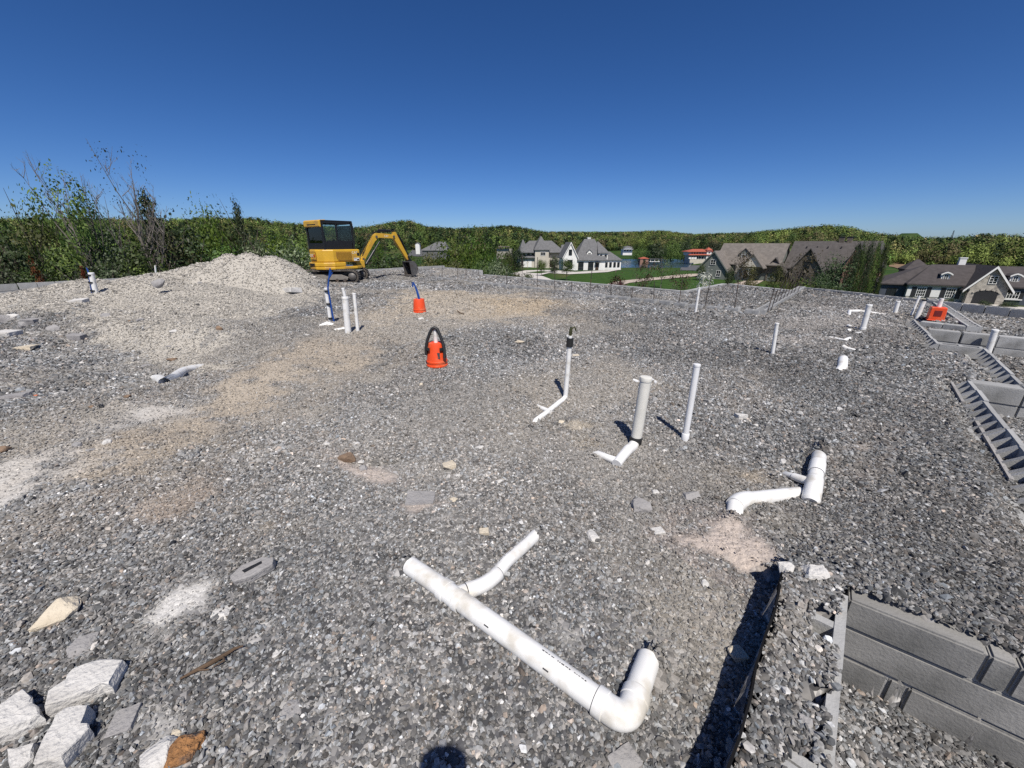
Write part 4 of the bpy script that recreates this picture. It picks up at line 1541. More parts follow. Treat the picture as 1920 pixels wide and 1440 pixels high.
# small far buildings
H = House(1178, 472, 300, 0, "tiered white lodge on the far shore", "lodge", "building")
H.walls(-4, 3.0, 0, 6, 1.7, "white")
H.box("balcony", (-.5, -.8, 1.9), (7.4, 1.8, .25), "trim")
H.walls(-2.6, 2.6, .5, 6, 3.1, "white", 1.8)
H.hip(-3, 3, 0, 6, 3.1, 4.2, "greyroof", .3)
for x in (-2.6, -.6, 1.4):
    H.window(x, .9, 1.1, .9, 0, 1, 1, "shutter")
H = House(1208, 489, 232, 0, "boathouse with a rusty red roof at the water", "boathouse", "building")
H.walls(-2.4, 2.4, 0, 4, 1.1, "brick")
H.hip(-2.4, 2.4, 0, 4, 1.1, 2.1, "redroof", .3)
H.box("door", (0, -.02, .5), (1.4, .08, 1.0), "dark")
H = House(1226, 491, 236, 0, "pale boat dock shelter beside the boathouse", "dock_shelter", "building")
H.box("deck", (0, 0, .2), (6, 3, .3), "trim")
for x in (-2.4, 0, 2.4):
    H.box("post", (x, -1.2, .9), (.18, .18, 1.3), "trim")
H.box("roof", (0, 0, 1.65), (5.6, 3, .2), "greyroof")
H = House(806, 446, 390, 0, "brown house among the trees on the hillside", "house", "house")
H.walls(-6, 6, 0, 8, 3.2, "brick")
H.gable(-6, 6, 0, 8, 3.2, 5.6, 'x', "darkroof", "brick", .5)
for x in (-4, -1.4, 1.4, 4):
    H.window(x, 1.8, 1.4, 1.3, 0, 1, 1, "trim")
H = House(810, 475, 165, 0, "low building with a broad slate grey roof behind the thicket", "house", "building")
H.walls(-4, 6, 0, 9, 1.0, "greyroof")
H.hip(-4.5, 6.5, 0, 10, 1.0, 4.6, "greyroof", .3, 1.5, 5.0, 5, 5)
H = House(783, 465, 170, 0, "small white shed beside the slate grey roof", "shed", "shed")
H.walls(-.9, .9, 0, 2, 1.5, "white")
H.gable(-.9, .9, 0, 2, 1.5, 2.0, 'y', "greyroof", "white", .1)
H = House(945, 474, 172, 0, "tan retaining wall with a flat canopy on the far bank", "retaining_wall", "wall")
H.walls(-3.2, 3.6, 0, 2, 1.7, "stone")
H.box("canopy", (-.4, 0, 2.5), (5.6, 2.4, .3), "brownroof")
for x in (-2.6, 2.0):
    H.box("post", (x, 0, 2.0), (.25, .25, .9), "brownroof")
# mast on the skyline
p = at_t(1784, 447, 290)
mt = thing("mast", "thin lattice mast standing on the skyline", "mast", (p.x, p.y, p.z - 6))
m = MB()
for a in range(3):
    an = a * 2.094
    m.tube([(math.cos(an) * .9, math.sin(an) * .9, 0), (math.cos(an) * .2, math.sin(an) * .2, 11.5)], .09, 5)
m.build("lattice_leg", SH["shutter"], mt)
m = MB()
for i in range(10):
    z = i * 1.1
    f = .9 - .7 * z / 11.5
    for a in range(3):
        a0, a1 = a * 2.094, (a + 1) * 2.094
        m.tube([(math.cos(a0) * f, math.sin(a0) * f, z), (math.cos(a1) * (f - .06), math.sin(a1) * (f - .06), z + 1.1)], .05, 4)
m.build("lattice_brace", SH["shutter"], mt)

# ------------------------------------------------------------------ materials for the site
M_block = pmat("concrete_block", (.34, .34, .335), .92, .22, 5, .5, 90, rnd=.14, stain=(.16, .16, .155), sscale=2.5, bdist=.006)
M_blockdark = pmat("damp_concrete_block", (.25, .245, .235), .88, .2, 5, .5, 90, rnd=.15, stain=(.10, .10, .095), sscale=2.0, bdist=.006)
M_mortar = pmat("mortar", (.30, .295, .285), .95, .25, 9, .6, 70)
M_pvc = pmat("white_pvc", (.77, .765, .745), .36, .05, 4, .03, 12, spec=.5, stain=(.58, .55, .49), sscale=9)
M_pvcold = pmat("dusty_pvc", (.66, .645, .59), .5, .10, 5, .08, 30, stain=(.45, .43, .38), sscale=3.5)
M_pvcgrey = pmat("grey_pvc", (.74, .74, .74), .4, .06, 4, .03, 12)
M_ink = pmat("print_ink", (.05, .05, .055), .6, .1, 20, 0)
M_rubber = pmat("black_rubber", (.018, .018, .018), .5, .2, 10, .1, 50)
M_foam = pmat("black_foam_strip", (.010, .010, .011), .95, .3, 8, .3, 60, spec=.08)
M_blue = pmat("blue_tubing", (.012, .06, .26), .4, .15, 8, .05, 20)
M_orange = pmat("orange_plastic", (.78, .075, .014), .5, .10, 6, .06, 30, stain=(.62, .16, .07), sscale=7)
M_brass = pmat("dull_brass", (.10, .10, .045), .45, .2, 10, .1, 40, metallic=.6)
M_steel = pmat("rusty_steel", (.045, .035, .03), .8, .3, 12, .3, 60, stain=(.10, .05, .03), sscale=6)
M_lime = pmat("pale_limestone", (.56, .545, .52), .9, .16, 5, .7, 60, stain=(.42, .40, .37), sscale=3, bdist=.016)
M_limetan = pmat("tan_limestone", (.58, .51, .40), .9, .16, 5, .7, 60, stain=(.46, .39, .29), sscale=3, bdist=.016)
M_limegrey = pmat("grey_limestone", (.30, .29, .285), .9, .2, 5, .7, 60, stain=(.20, .19, .19), sscale=3, bdist=.016)
M_rusty = pmat("rust_coloured_rock", (.33, .16, .06), .9, .6, 25, 1.0, 60, stain=(.05, .045, .045), sscale=22, bdist=.03)
M_brownrock = pmat("brown_rock", (.22, .15, .10), .9, .3, 6, .7, 24)
M_redclay = pmat("red_clay", (.55, .17, .08), .85, .2, 6, .5, 24)
M_wood = pmat("dead_wood", (.10, .065, .04), .9, .4, 9, .6, 50)


# ------------------------------------------------------------------ concrete block walls
def hollow_mesh(name, L_=.397, W=.194, H_=.19, inner=1.0, mat=M_block):
    """A two-cell block: two face shells and three cross webs; inner<1 lowers the shell on one side (a ledge block)."""
    m = MB()
    t = .034
    m.box((0, -W / 2 + t / 2, 0), (L_, t, H_))
    hi = H_ * inner
    m.box((0, W / 2 - t / 2, -H_ / 2 + hi / 2), (L_, t, hi))
    wi = W - 2 * t
    hw = H_ * (.98 if inner == 1 else .9)
    for x in (-L_ / 2 + .018, 0, L_ / 2 - .018):
        if inner == 1:
            m.box((x, 0, -.002), (.034, wi, hw))
        else:       # web sloping down to the low shell
            a, bz = -W / 2 + t, W / 2 - t
            m.prism([(a, -H_ / 2), (bz, -H_ / 2), (bz, -H_ / 2 + hi), (a, H_ / 2 - .006)], x - .018, x + .018, axis='x')
    return m.mesh(name, mat)


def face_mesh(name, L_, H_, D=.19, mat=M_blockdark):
    m = MB()
    m.box((0, 0, 0), (L_, D, H_))
    me = m.mesh(name, mat)
    bm = bmesh.new()
    bm.from_mesh(me)
    bmesh.ops.bevel(bm, geom=list(bm.edges), offset=.008, segments=2, affect='EDGES')
    bm.to_mesh(me)
    bm.free()
    return me


ME_HOLLOW = hollow_mesh("block")
ME_LEDGE = hollow_mesh("block", inner=.38)
ME_LOW = hollow_mesh("block", H_=.14)


def block_wall(p0, p1, top, label, me=ME_HOLLOW, side=1, drop=None, courses=0, group=None, off=0.5, skip=(), jitter=.006, bh=.19, fill=1.0):
    """A run of blocks from p0 to p1; the outer face lies on the line, the wall's body on its 'side'."""
    p0, p1 = Vector((p0.x, p0.y, 0)), Vector((p1.x, p1.y, 0))
    d = (p1 - p0)
    Ln = d.length
    d.normalize()
    nrm = Vector((-d.y, d.x, 0)) * side
    rz = math.atan2(d.y, d.x)
    if side < 0:
        rz += math.pi
    w = thing("block_wall", label, "wall", (p0.x, p0.y, top - .1), 0, group)
    n = max(1, int(round(Ln / .407)))
    for i in range(n):
        if i in skip:
            continue
        c = d * ((i + .5) * Ln / n) + nrm * (.097)
        inst("block", me, w, (c.x + random.uniform(-jitter, jitter), c.y + random.uniform(-jitter, jitter), .1 - bh / 2 + random.uniform(-jitter, jitter)),
             (0, 0, rz + random.uniform(-.012, .012)), (Ln / n / .407 * fill, 1, 1))
    for k in range(courses):
        z = .1 - bh - .01 - (k + .5) * .2 + .005
        nn = n + (k % 2)
        for i in range(nn):
            a = (i + .5 - .5 * (k % 2) + (.0 if k % 2 else 0)) * Ln / n
            c = d * a + nrm * .097
            inst("block", ME_SOLID, w, (c.x, c.y, z), (0, 0, rz), (Ln / n / .407, 1, 1))
        mj = MB()
        mj.box((0, 0, 0), (Ln, .17, .012))
        mm = d * (Ln / 2) + nrm * .1
        o = mj.build("mortar_joint", M_mortar, w)
        o.location = (mm.x, mm.y, .1 - bh - .005 - k * .2)
        o.rotation_euler = (0, 0, rz)
    return w


ME_SOLID = face_mesh("block", .398, .19, mat=M_block)

# wall beside the viewer: shells of the hollow blocks show through the gravel
wa = thing("block_wall", "gravel-filled hollow block wall with a black strip along its side", "wall", (A0.x, A0.y, 0))
rzA = math.atan2(dA.y, dA.x)
for i in range(6):
    c = -dA * (.205 + i * .41) + nA * .098
    inst("block", ME_HOLLOW, wa, (c.x, c.y, Z_A + .004 - .095 + (.006 if i in (0, 2) else -.002)), (0, random.uniform(-.01, .01), rzA), (1, 1, 1))
    if i < 5:
        inst("block", ME_SOLID, wa, (c.x, c.y, Z_A - .295), (0, 0, rzA))
        c2 = c - dA * .2
        inst("block", ME_SOLID, wa, (c2.x, c2.y, Z_A - .496), (0, 0, rzA))

# wall facing the viewer across the pit: three courses with open joints
wb = thing("block_wall", "three-course damp grey block wall across the open pit", "wall", (A0.x, A0.y, 0))
rzB = math.atan2(dB.y, dB.x)
z = Z_A - .004
for k, (hc, cuts) in enumerate(((.148, [.0, .40, .475, .92, 1.36, 1.8, 2.24]), (.158, [.0, .60, .68, 1.10, 1.54, 1.98, 2.4]), (.15, [.0, .20, .26, .70, 1.14, 1.58, 2.0, 2.4]))):
    for a, b_ in zip(cuts[:-1], cuts[1:]):
        ln = b_ - a
        c = dB * ((a + b_) / 2 + .003) + nB * (.10 + random.uniform(-.004, .004))
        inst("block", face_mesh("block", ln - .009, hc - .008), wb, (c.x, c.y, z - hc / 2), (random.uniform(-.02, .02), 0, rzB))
    z -= hc
mj = MB()
mj.box((0, 0, 0), (2.4, .16, .44))
o = mj.build("mortar_joint", M_mortar, wb)
cc = dB * 1.21 + nB * .096
o.location = (cc.x, cc.y, Z_A - .24)
o.rotation_euler = (0, 0, rzB)

# black strip standing along the wall
st = MB()
pts = []
s0 = at_z(1508, 1062, Z_A + .06)
for i in range(15):
    f = i / 14
    p = at_z(1508 + (1440 - 1508) * f, 1080 + (1440 - 1080) * f, Z_A + .06)
    q = A0 - dA * (-.10 + 1.15 * f * 1.7) + nA * .222
    pts.append(Vector((q.x, q.y, 0)) + nA * (.006 * math.sin(i * 1.7)))
for i in range(14):
    a, b_ = pts[i], pts[i + 1]
    t_ = nA * .007
    z0, z1 = -.10, Z_A + .045 - .05 * max(0, 1 - i / 3.0) + .006 * math.sin(i)
    z2 = Z_A + .045 - .05 * max(0, 1 - (i + 1) / 3.0) + .006 * math.sin(i + 1)
    st.add([(a.x, a.y, z0), (b_.x, b_.y, z0), (b_.x + t_.x, b_.y + t_.y, z0), (a.x + t_.x, a.y + t_.y, z0),
            (a.x, a.y, z1), (b_.x, b_.y, z2), (b_.x + t_.x, b_.y + t_.y, z2), (a.x + t_.x, a.y + t_.y, z1)],
           [(0, 3, 2, 1), (4, 5, 6, 7), (0, 1, 5, 4), (1, 2, 6, 5), (2, 3, 7, 6), (3, 0, 4, 7)])
o = st.build("edge_strip", M_foam)
tag(o, "black foam strip standing on edge along the gravel-filled wall", "edge strip")

# ledge-block walls round the sunken rooms
block_wall(C0 + dC * .02, C1 - dC * 1.6, .05, "ledge block wall with toothed webs beside the two-course pit", ME_LEDGE, side=-1)
wd = block_wall(C0, C0 + dD * 2.4, .04, "two-course block wall across the pit behind the toothed ledge wall", ME_SOLID, side=1, courses=1)
block_wall(E_c, E_d, .04, "toothed ledge block wall beside the capped pipe and black scrap", ME_LEDGE, side=-1)
block_wall(E_b, E_c, .03, "short jog of block wall between two toothed ledge walls", ME_HOLLOW, side=1)
block_wall(E_a + dC * .1, E_b, .03, "toothed ledge block wall ending at the two leaning white pipes", ME_LEDGE, side=-1)
block_wall(F0, F0 + dF * 4.2, .01, "long grey block wall facing the sunken gravel floor", ME_SOLID, side=1, courses=1)
block_wall(G0, G1, .03, "low block wall under the square orange bucket", ME_SOLID, side=1)
block_wall(H1, G1, .05, "block wall with pale cap running back beside the square orange bucket", ME_HOLLOW, side=1)
# perimeter
block_wall(PER_B + dP * 6, PER_A, .085, "long perimeter block wall facing the stone-gabled house", ME_HOLLOW, side=1, fill=.97)
block_wall(ROW_B + Vector((.08, .02, 0)), PER_A, .11, "block wall running back from the inner corner to the perimeter", ME_HOLLOW, side=1)
block_wall(ROW_A, ROW_B, .085, "row of hollow blocks with upright rebar across the pad", ME_HOLLOW, side=1, jitter=.012, fill=.74)
block_wall(L_A - dL * 9, L_B + dL * 1.2, .30, "grey block perimeter wall along the thicket", ME_HOLLOW, side=-1, courses=2, fill=.97)
block_wall(L_B + dL * 1.2, BACK, .14, "perimeter block wall behind the mound and excavator", ME_HOLLOW, side=-1, courses=1)
block_wall(BACK, R_A, .045, "far corner run of perimeter wall beyond the bucket of the excavator", ME_HOLLOW, side=-1, courses=1)
block_wall(R_A, R_B, .04, "short step in the perimeter wall beside the white-flowering shrub", ME_HOLLOW, side=-1, courses=1)
block_wall(R_B, R_C, .06, "pale-capped outer wall edge in front of the lawns", ME_SOLID, side=1, courses=1)
block_wall(R_C, R_D, .06, "outer wall edge turning back towards the sage green house", ME_SOLID, side=1, courses=1)
block_wall(R_D, R_E, .06, "outer wall edge in front of the brown stone house", ME_SOLID, side=1, courses=1)

# edge board lying beside the toothed wall
bd = MB()
for (a, b_) in (((1783, 722), (1804, 758)), ((1825, 789), (1894, 905))):
    p, q = ground(*a), ground(*b_)
    d = (q - p).normalized()
    nn = Vector((-d.y, d.x, 0)) * .012
    bd.add([p - nn - Vector((0, 0, .05)), q - nn - Vector((0, 0, .05)), q + nn - Vector((0, 0, .05)), p + nn - Vector((0, 0, .05)),
            p - nn + Vector((0, 0, .035)), q - nn + Vector((0, 0, .03)), q + nn + Vector((0, 0, .03)), p + nn + Vector((0, 0, .035))],
           [(0, 3, 2, 1), (4, 5, 6, 7), (0, 1, 5, 4), (1, 2, 6, 5), (2, 3, 7, 6), (3, 0, 4, 7)])
o = bd.build("form_board", M_limegrey)
tag(o, "thin pale form board lying on edge beside the toothed ledge wall", "board")

# ------------------------------------------------------------------ rebar
ORD = ("first second third fourth fifth sixth seventh eighth ninth tenth eleventh twelfth thirteenth fourteenth fifteenth sixteenth seventeenth eighteenth nineteenth").split()
nb = 0
for (x0, y0, x1, y1) in ((810, 520, 810, 500), (829, 522, 829, 496), (858, 524, 858, 503), (873, 527, 874, 500), (898, 530, 898, 507), (950, 538, 950, 507), (979, 541, 979, 477),
                         (1007, 543, 1008, 482), (1040, 548, 1041, 479), (1072, 551, 1072, 528), (1105, 555, 1110, 505), (1145, 558, 1146, 533), (1183, 562, 1187, 538),
                         (1226, 568, 1227, 528), (1272, 573, 1281, 515), (1320, 579, 1334, 517), (1376, 585, 1385, 527), (1438, 588, 1452, 540), (1444, 585, 1458, 543)):
    p = at_z(x0, y0, .0)
    q = at_y(x1, y1, p.y)
    p.z = -.1
    o = MB().tube([p, q], .0095, 6).build("rebar", M_steel)
    tag(o, ORD[nb] + " rebar counting from the digging bucket along the hollow block row", "rebar", "rebar along the block row")
    nb += 1
for i, (x0, y0, x1, y1) in enumerate(((1450, 576, 1472, 522), (1457, 572, 1480, 517), (1464, 568, 1487, 514), (1471, 564, 1494, 512), (1478, 560, 1499, 510), (1485, 556, 1505, 508), (1492, 552, 1511, 512))):
    p = at_z(x0, y0, .0)
    q = at_y(x1, y1, p.y)
    p.z = -.1
    o = MB().tube([p, q], .009, 6).build("rebar", M_steel)
    tag(o, ORD[i] + " leaning rebar back from the inner corner in the close cluster", "rebar", "rebar cluster at the inner corner")


# ------------------------------------------------------------------ PVC plumbing
def arc(p, c, q, n=7):
    """Rounded corner from p by c to q."""
    return [p * (1 - t) ** 2 + c * 2 * t * (1 - t) + q * t * t for t in [i / n for i in range(n + 1)]]


def collar(m, a, b_, r, n=20):
    """A socket rim round the line a-b."""
    d = (b_ - a)
    m.tube([a, a + d * .06, a + d * .94, b_], [r * .985, r, r, r * .985], n)


def standpipe(base, top, r, label, cap=True, mat=M_pvc, name="standpipe", foot=None, group=None, n=20):
    """Upright pipe: base and top are photograph sightings."""
    p = ground(*base)
    q = at_y(top[0], top[1], p.y)
    t = thing(name, label, "pipe", (p.x, p.y, p.z), 0, group)
    v = q - p
    MB().tube([Vector((0, 0, 0)) - v * .18, v * .5, v], r, n).build("pipe", mat, t, True)
    if cap:
        u = v.normalized()
        m = MB().tube([v - u * r * .35, v - u * r * .2, v + u * r * .25, v + u * r * .42, v + u * r * .46], [r * 1.07, r * 1.09, r * 1.09, r * 1.04, r * .9], n)
        m.build("end_cap", mat if cap is True else cap, t, True)
    return t, v


# long drain with wye and elbow beside the viewer
rp = .042
lift = .028
A_ = ground(781, 1068, lift)
Wy = ground(845, 1113, lift)
El = ground(1118, 1312, lift)
Cn = ground(1212, 1382, lift)
E2_ = ground(1203, 1290, lift)
En = ground(1224, 1226, lift)
t = thing("drain_pipe", "white drain pipe with wye branch and elbow lying in the gravel", "pipe", (El.x, El.y, El.z))
o_ = Vector((El.x, El.y, El.z))
ax = (El - A_).normalized()
dn = Vector((0, 0, -.02))
m = MB().tube([A_ - ax * .05 + dn * .3 - o_, A_ - ax * .03 + dn * .25 - o_, A_ + ax * .08 - o_, Wy - o_, El + ax * .02 - o_], rp, 28)
long_pipe = m.build("pipe", M_pvc, t, True)
m = MB()
w0, w1 = A_ + ax * ((Wy - A_).length - .055), A_ + ax * ((Wy - A_).length + .075)
m.tube([w0 - o_, w0 + ax * .004 - o_, w0 + ax * .034 - o_, w0 + ax * .037 - o_, w1 - ax * .037 - o_, w1 - ax * .034 - o_, w1 - ax * .004 - o_, w1 - o_],
       [rp * 1.13, rp * 1.15, rp * 1.15, rp * 1.07, rp * 1.07, rp * 1.15, rp * 1.15, rp * 1.13], 28)
b0 = Wy + ax * .02
b1 = ground(893, 1102, lift - .004)
b2 = ground(936, 1066, lift - .006)
b3 = ground(1004, 1004, lift - .012)
rb = .032
bd1 = (b1 - b0).normalized()
wye = m.build("wye_fitting", M_pvc, t, True)
MB().tube([b0 - o_, b0 + (b1 - b0) * .5 - o_, b1 - o_], [rb * 1.06, rb * 1.06, rb * 1.06], 22).build("branch_socket", M_pvc, wye, True)
m = MB()
bdir = (b3 - b2).normalized()
cnr = b1 + bd1 * .05
m.tube([b1 - bd1 * .045 - o_, b1 - bd1 * .043 - o_] + [p - o_ for p in arc(b1, cnr, cnr + bdir * .05)] + [cnr + bdir * .08 - o_, cnr + bdir * .082 - o_], [rb * 1.1, rb * 1.14] + [rb * 1.09] * 8 + [rb * 1.14, rb * 1.1], 22)
m.build("branch_elbow", M_pvc, t, True)
b3e = b3 + bdir * .14 + Vector((0, 0, -.06))
MB().tube([cnr + bdir * .06 - o_, b2 + bdir * .05 - o_, b3 - o_, b3e - o_], rb, 22).build("branch_pipe", M_pvc, t, True)
m = MB()
ed = (En - E2_).normalized()
k0 = El - ax * .0
k1 = El + ax * .05
crn = k1 + ax * .06
k2 = crn + ed * .06
path = [k0 - o_, k0 + ax * .004 - o_, k0 + ax * .034 - o_, k0 + ax * .037 - o_] + [p - o_ for p in arc(k1, crn, k2, 9)] + [k2 + ed * .012 - o_, k2 + ed * .015 - o_, k2 + ed * .045 - o_, k2 + ed * .048 - o_]
m.tube(path, [rp * 1.14, rp * 1.16, rp * 1.16, rp * 1.09] + [rp * 1.09] * 10 + [rp * 1.09, rp * 1.16, rp * 1.16, rp * 1.14], 28)
m.build("elbow_fitting", M_pvc, t, True)
MB().tube([k2 + ed * .03 - o_, k2 + ed * .08 - o_, k2 + ed * .12 + dn * .1 - o_, k2 + ed * .20 + dn * .6 - o_], rp, 28).build("stub_pipe", M_pvc, t, True)


def print_marks(parent, a, b_, r, ang, rows, n=26, tall=.006):
    """Stencilled maker's line along a pipe: short dark dashes just proud of the surface."""
    d = (b_ - a).normalized()
    up = Vector((0, 0, 1))
    sd = d.cross(up).normalized()
    up = sd.cross(d)
    Ln = (b_ - a).length
    m = MB()
    rr = random.Random(5)
    for row in range(rows):
        x = rr.uniform(0, .02)
        while x < Ln - .03:
            w = rr.choice((.004, .006, .009, .012))
            a0 = ang + row * tall * 1.5 / r
            da = tall / r * rr.choice((.7, 1, 1))
            vs = []
            for q in (x, x + w):
                for s_ in (a0, a0 + da):
                    vs.append(a + d * q + (up * math.cos(s_) + sd * math.sin(s_)) * (r + .0006))
            m.add(vs, [(0, 1, 3, 2)])
            x += w + rr.choice((.003, .004, .006, .015))
    return m.build("print_marks", M_ink, parent)




def seam(parent, p, d, r, w=.0022):
    """Dark line where a fitting meets the pipe."""
    MB().tube([p - d * w, p + d * w], r, 26).build("joint_seam", M_ink, parent, True)


seam(t, w0 - ax * .001 - o_, ax, rp * 1.018)
seam(t, w1 + ax * .001 - o_, ax, rp * 1.018)
seam(t, k0 - ax * .001 - o_, ax, rp * 1.018)
seam(t, k2 + ed * .050 - o_, ed, rp * 1.018)
seam(t, b1 - bd1 * .047 - o_, bd1, rb * 1.075)
seam(t, cnr + bdir * .084 - o_, bdir, rb * 1.02)
print_marks(long_pipe, Wy + ax * .47 - o_, El - ax * .02 - o_, rp, -.22, 1, tall=.0045)
bp_ = [c for c in t.children if c.name.startswith("branch_pipe")][0]
print_marks(bp_, b2 + bdir * .0 - o_, b3 - bdir * .02 - o_, rb, -.45, 1, tall=.004)
for f, sg in ((.34, .95), (.74, .95)):
    m = MB()
    c = Wy + (El - Wy) * f - o_
    d = ax
    up = Vector((0, 0, 1))
    sd = d.cross(up).normalized()
    up = sd.cross(d)
    vs = []
    for q in (-.012, .012):
        for s_ in (sg, sg + .13):
            vs.append(c + d * q + (up * math.cos(s_) + sd * math.sin(s_)) * (rp + .0006))
    m.add(vs, [(0, 1, 3, 2)])
    m.build("measure_mark", M_ink, long_pipe)

# wide dusty standpipe with rubber band, elbow and buried branch
t, v = standpipe((1191, 832), (1211, 711), .043, "wide dusty standpipe clamped by a black rubber band to a white elbow", True, M_pvcold, n=26)
base = Vector(t.location)
u = v.normalized()
MB().tube([-u * .005, u * .0, u * .062, u * .066], [.047, .049, .049, .047], 26).build("rubber_coupling", M_rubber, t, True)
x1 = ground(1158, 868, .02) - base
x0 = ground(1122, 851, .012) - base
dd = (x1 - Vector((0, 0, 0)))
MB().tube(arc(u * .02, Vector((0, 0, -.01)) + Vector((dd.x, dd.y, 0)) * .12, x1 * .45 + Vector((0, 0, .02)), 6) + [x1 * .8 + Vector((0, 0, .012)), x1 + dd.normalized() * .02], [.040] * 7 + [.037, .036], 24).build("elbow_fitting", M_pvc, t, True)
MB().tube([x1 - dd.normalized() * .02, x1 * .5 + x0 * .5 + Vector((0, 0, .004)), x0, x0 + (x0 - x1).normalized() * .08 + Vector((0, 0, -.05))], [.030, .028, .026, .024], 18).build("branch_pipe", M_pvc, t, True)
m = MB()
tp = ground(1192, 712)
for (a, b_) in (((1190, 712), (1198, 717)), ((1224, 711), (1233, 721))):
    pass

# thin valve riser
t, v = standpipe((1060, 747), (1068, 648), .024, "slim riser with black coupling and brass valve on top", False, M_pvc)
base = Vector(t.location)
u = v.normalized()
MB().tube([v - u * .012, v - u * .01, v + u * .075, v + u * .078], [.030, .034, .034, .030], 20).build("rubber_coupling", M_rubber, t, True)
MB().tube([v + u * .075, v + u * .10], .020, 16).build("threaded_nipple", M_pvc, t, True)
m = MB().tube([v + u * .095, v + u * .13, v + u * .15, v + u * .185], [.012, .017, .017, .011], 12)
m.tube([v + u * .165, v + u * .175 + Vector((.035, 0, .012)), v + u * .15 + Vector((.05, 0, .0))], .009, 8)
m.build("valve", M_brass, t, True)
x1 = ground(1028, 771, .012) - base
x2 = ground(1004, 789, .004) - base
x0 = ground(1007, 761, .006) - base
MB().tube(arc(u * .03, Vector((0, 0, .0)), x1 * .35 + Vector((0, 0, .008)), 5) + [x1, x2, x2 * 1.12 + Vector((0, 0, -.05))], .025, 18).build("elbow_fitting", M_pvc, t, True)
MB().tube([x1 + Vector((.02, -.02, 0)), x1 * .5 + x0 * .5, x0, x0 * 1.15 + Vector((0, 0, -.05))], [.024, .022, .02, .018], 14).build("branch_pipe", M_pvc, t, True)

# slim capped riser
t, v = standpipe((1284, 824), (1307, 685), .024, "slim grey-white capped riser standing by itself beside a dark clod", True, M_pvcgrey)
u = v.normalized()
MB().tube([-u * .02, u * .0, u * .055, u * .058], [.028, .03, .03, .028], 18).build("base_coupling", M_pvcgrey, t, True)

# tee fitting in the scraped hollow
Tb = ground(1523, 925, .03)
Tt = ground(1536, 856, .05)
t = thing("drain_tee", "stout white drain tee with thin side branch in a scraped hollow", "pipe", (Tb.x, Tb.y, Tb.z))
v = Tt - Tb
u = v.normalized()
r_ = .044
MB().tube([-u * .04 + Vector((0, 0, -.015)), v * .5, v, v * 1.2 + Vector((0, 0, -.05))], r_, 26).build("pipe", M_pvc, t, True)
m = MB()
collar(m, v * .52, v * .80, r_ * 1.12, 26)
m.build("coupling", M_pvc, t, True)
for f in (.515, .805):
    seam(t, v * f, u, r_ * 1.02)
m = MB()
Lp = ground(1470, 930, .012) - Tb
m.tube([-u * .07 + Vector((0, 0, -.02)), -u * .06 + Vector((0, 0, -.016)), v * .10, v * .34, v * .36], [r_ * .9, r_ * 1.16, r_ * 1.16, r_ * 1.16, r_ * 1.1], 26)
m.build("tee_fitting", M_pvc, t, True)
s1 = ground(1498, 897, .04) - Tb
s2 = ground(1474, 889, .01) - Tb
MB().tube([v * .25, s1, s1 * .6 + s2 * .4], [.028, .028, .027], 18).build("side_branch", M_pvc, t, True)
MB().tube([s1 * .7 + s2 * .3, s2, s2 + (s2 - s1) * .5 + Vector((0, 0, -.05))], .021, 16).build("side_pipe", M_pvc, t, True)

# half-buried elbow pipe joining it
q0 = ground(1500, 921, .0)
q1 = ground(1440, 932, .012)
q2 = ground(1397, 937, .022)
q3 = ground(1382, 960, .0)
t = thing("drain_elbow", "white drain pipe ending in a broken elbow, half sunk in gravel beside the tee", "pipe", (q2.x, q2.y, q2.z))
qd = (q1 - q2).normalized()
MB().tube([q0 + Vector((0, 0, -.02)) - q2, q1 - q2, q2 + qd * .01 - q2], .046, 22).build("pipe", M_pvc, t, True)
fd = (q3 - q2).normalized()
MB().tube([q2 + qd * .05 - q2, q2 + qd * .045 - q2] + [p - q2 for p in arc(q2, q2 - qd * .06, q2 - qd * .06 + fd * .06, 6)], [.049, .052] + [.051] * 7, 22).build("elbow_fitting", M_pvc, t, True)
MB().tube([q2 - qd * .06 + fd * .05 - q2, q3 - qd * .02 - q2, q3 - qd * .02 + fd * .07 + Vector((0, 0, -.06)) - q2], .045, 20).build("stub_pipe", M_pvc, t, True)

# other risers
standpipe((1448, 664), (1457, 607), .024, "short capped riser in open gravel with no pipe beside it")
standpipe((1304, 586), (1311, 540), .026, "white riser beside the hollow block row with a dark clod at its foot")
t, v = standpipe((1617, 619), (1630, 573), .040, "stout riser rising out of a pale scraped hollow")
MB().tube([Vector((0, 0, -.02)), Vector((0, 0, .05))], .046, 20).build("base_coupling", M_pvc, t, True)
standpipe((1678, 587), (1684, 566), .040, "shortest stout riser at the end of the buried white line")
standpipe((1708, 592), (1724, 556), .022, "thin leaning riser close to the perimeter wall")
standpipe((1717, 601), (1733, 563), .040, "stout riser whose black cap paints in a shaded open top at the end of the toothed wall", M_rubber)  # black end cap painted in for the shade inside the pipe mouth
t, v = standpipe((1850, 667), (1866, 620), .042, "stout riser standing in the toothed ledge wall")
p = ground(1866, 640)
standpipe((294, 526), (291, 498), .035, "leaning white riser by the perimeter wall beside the thicket", False)
standpipe((653, 624), (647, 559), .052, "widest white riser of the pair in front of the excavator")
standpipe((671, 621), (664, 551), .028, "narrower white riser of the pair in front of the excavator")
standpipe((648, 562), (643, 541), .040, "short white riser half hidden behind the wide one")

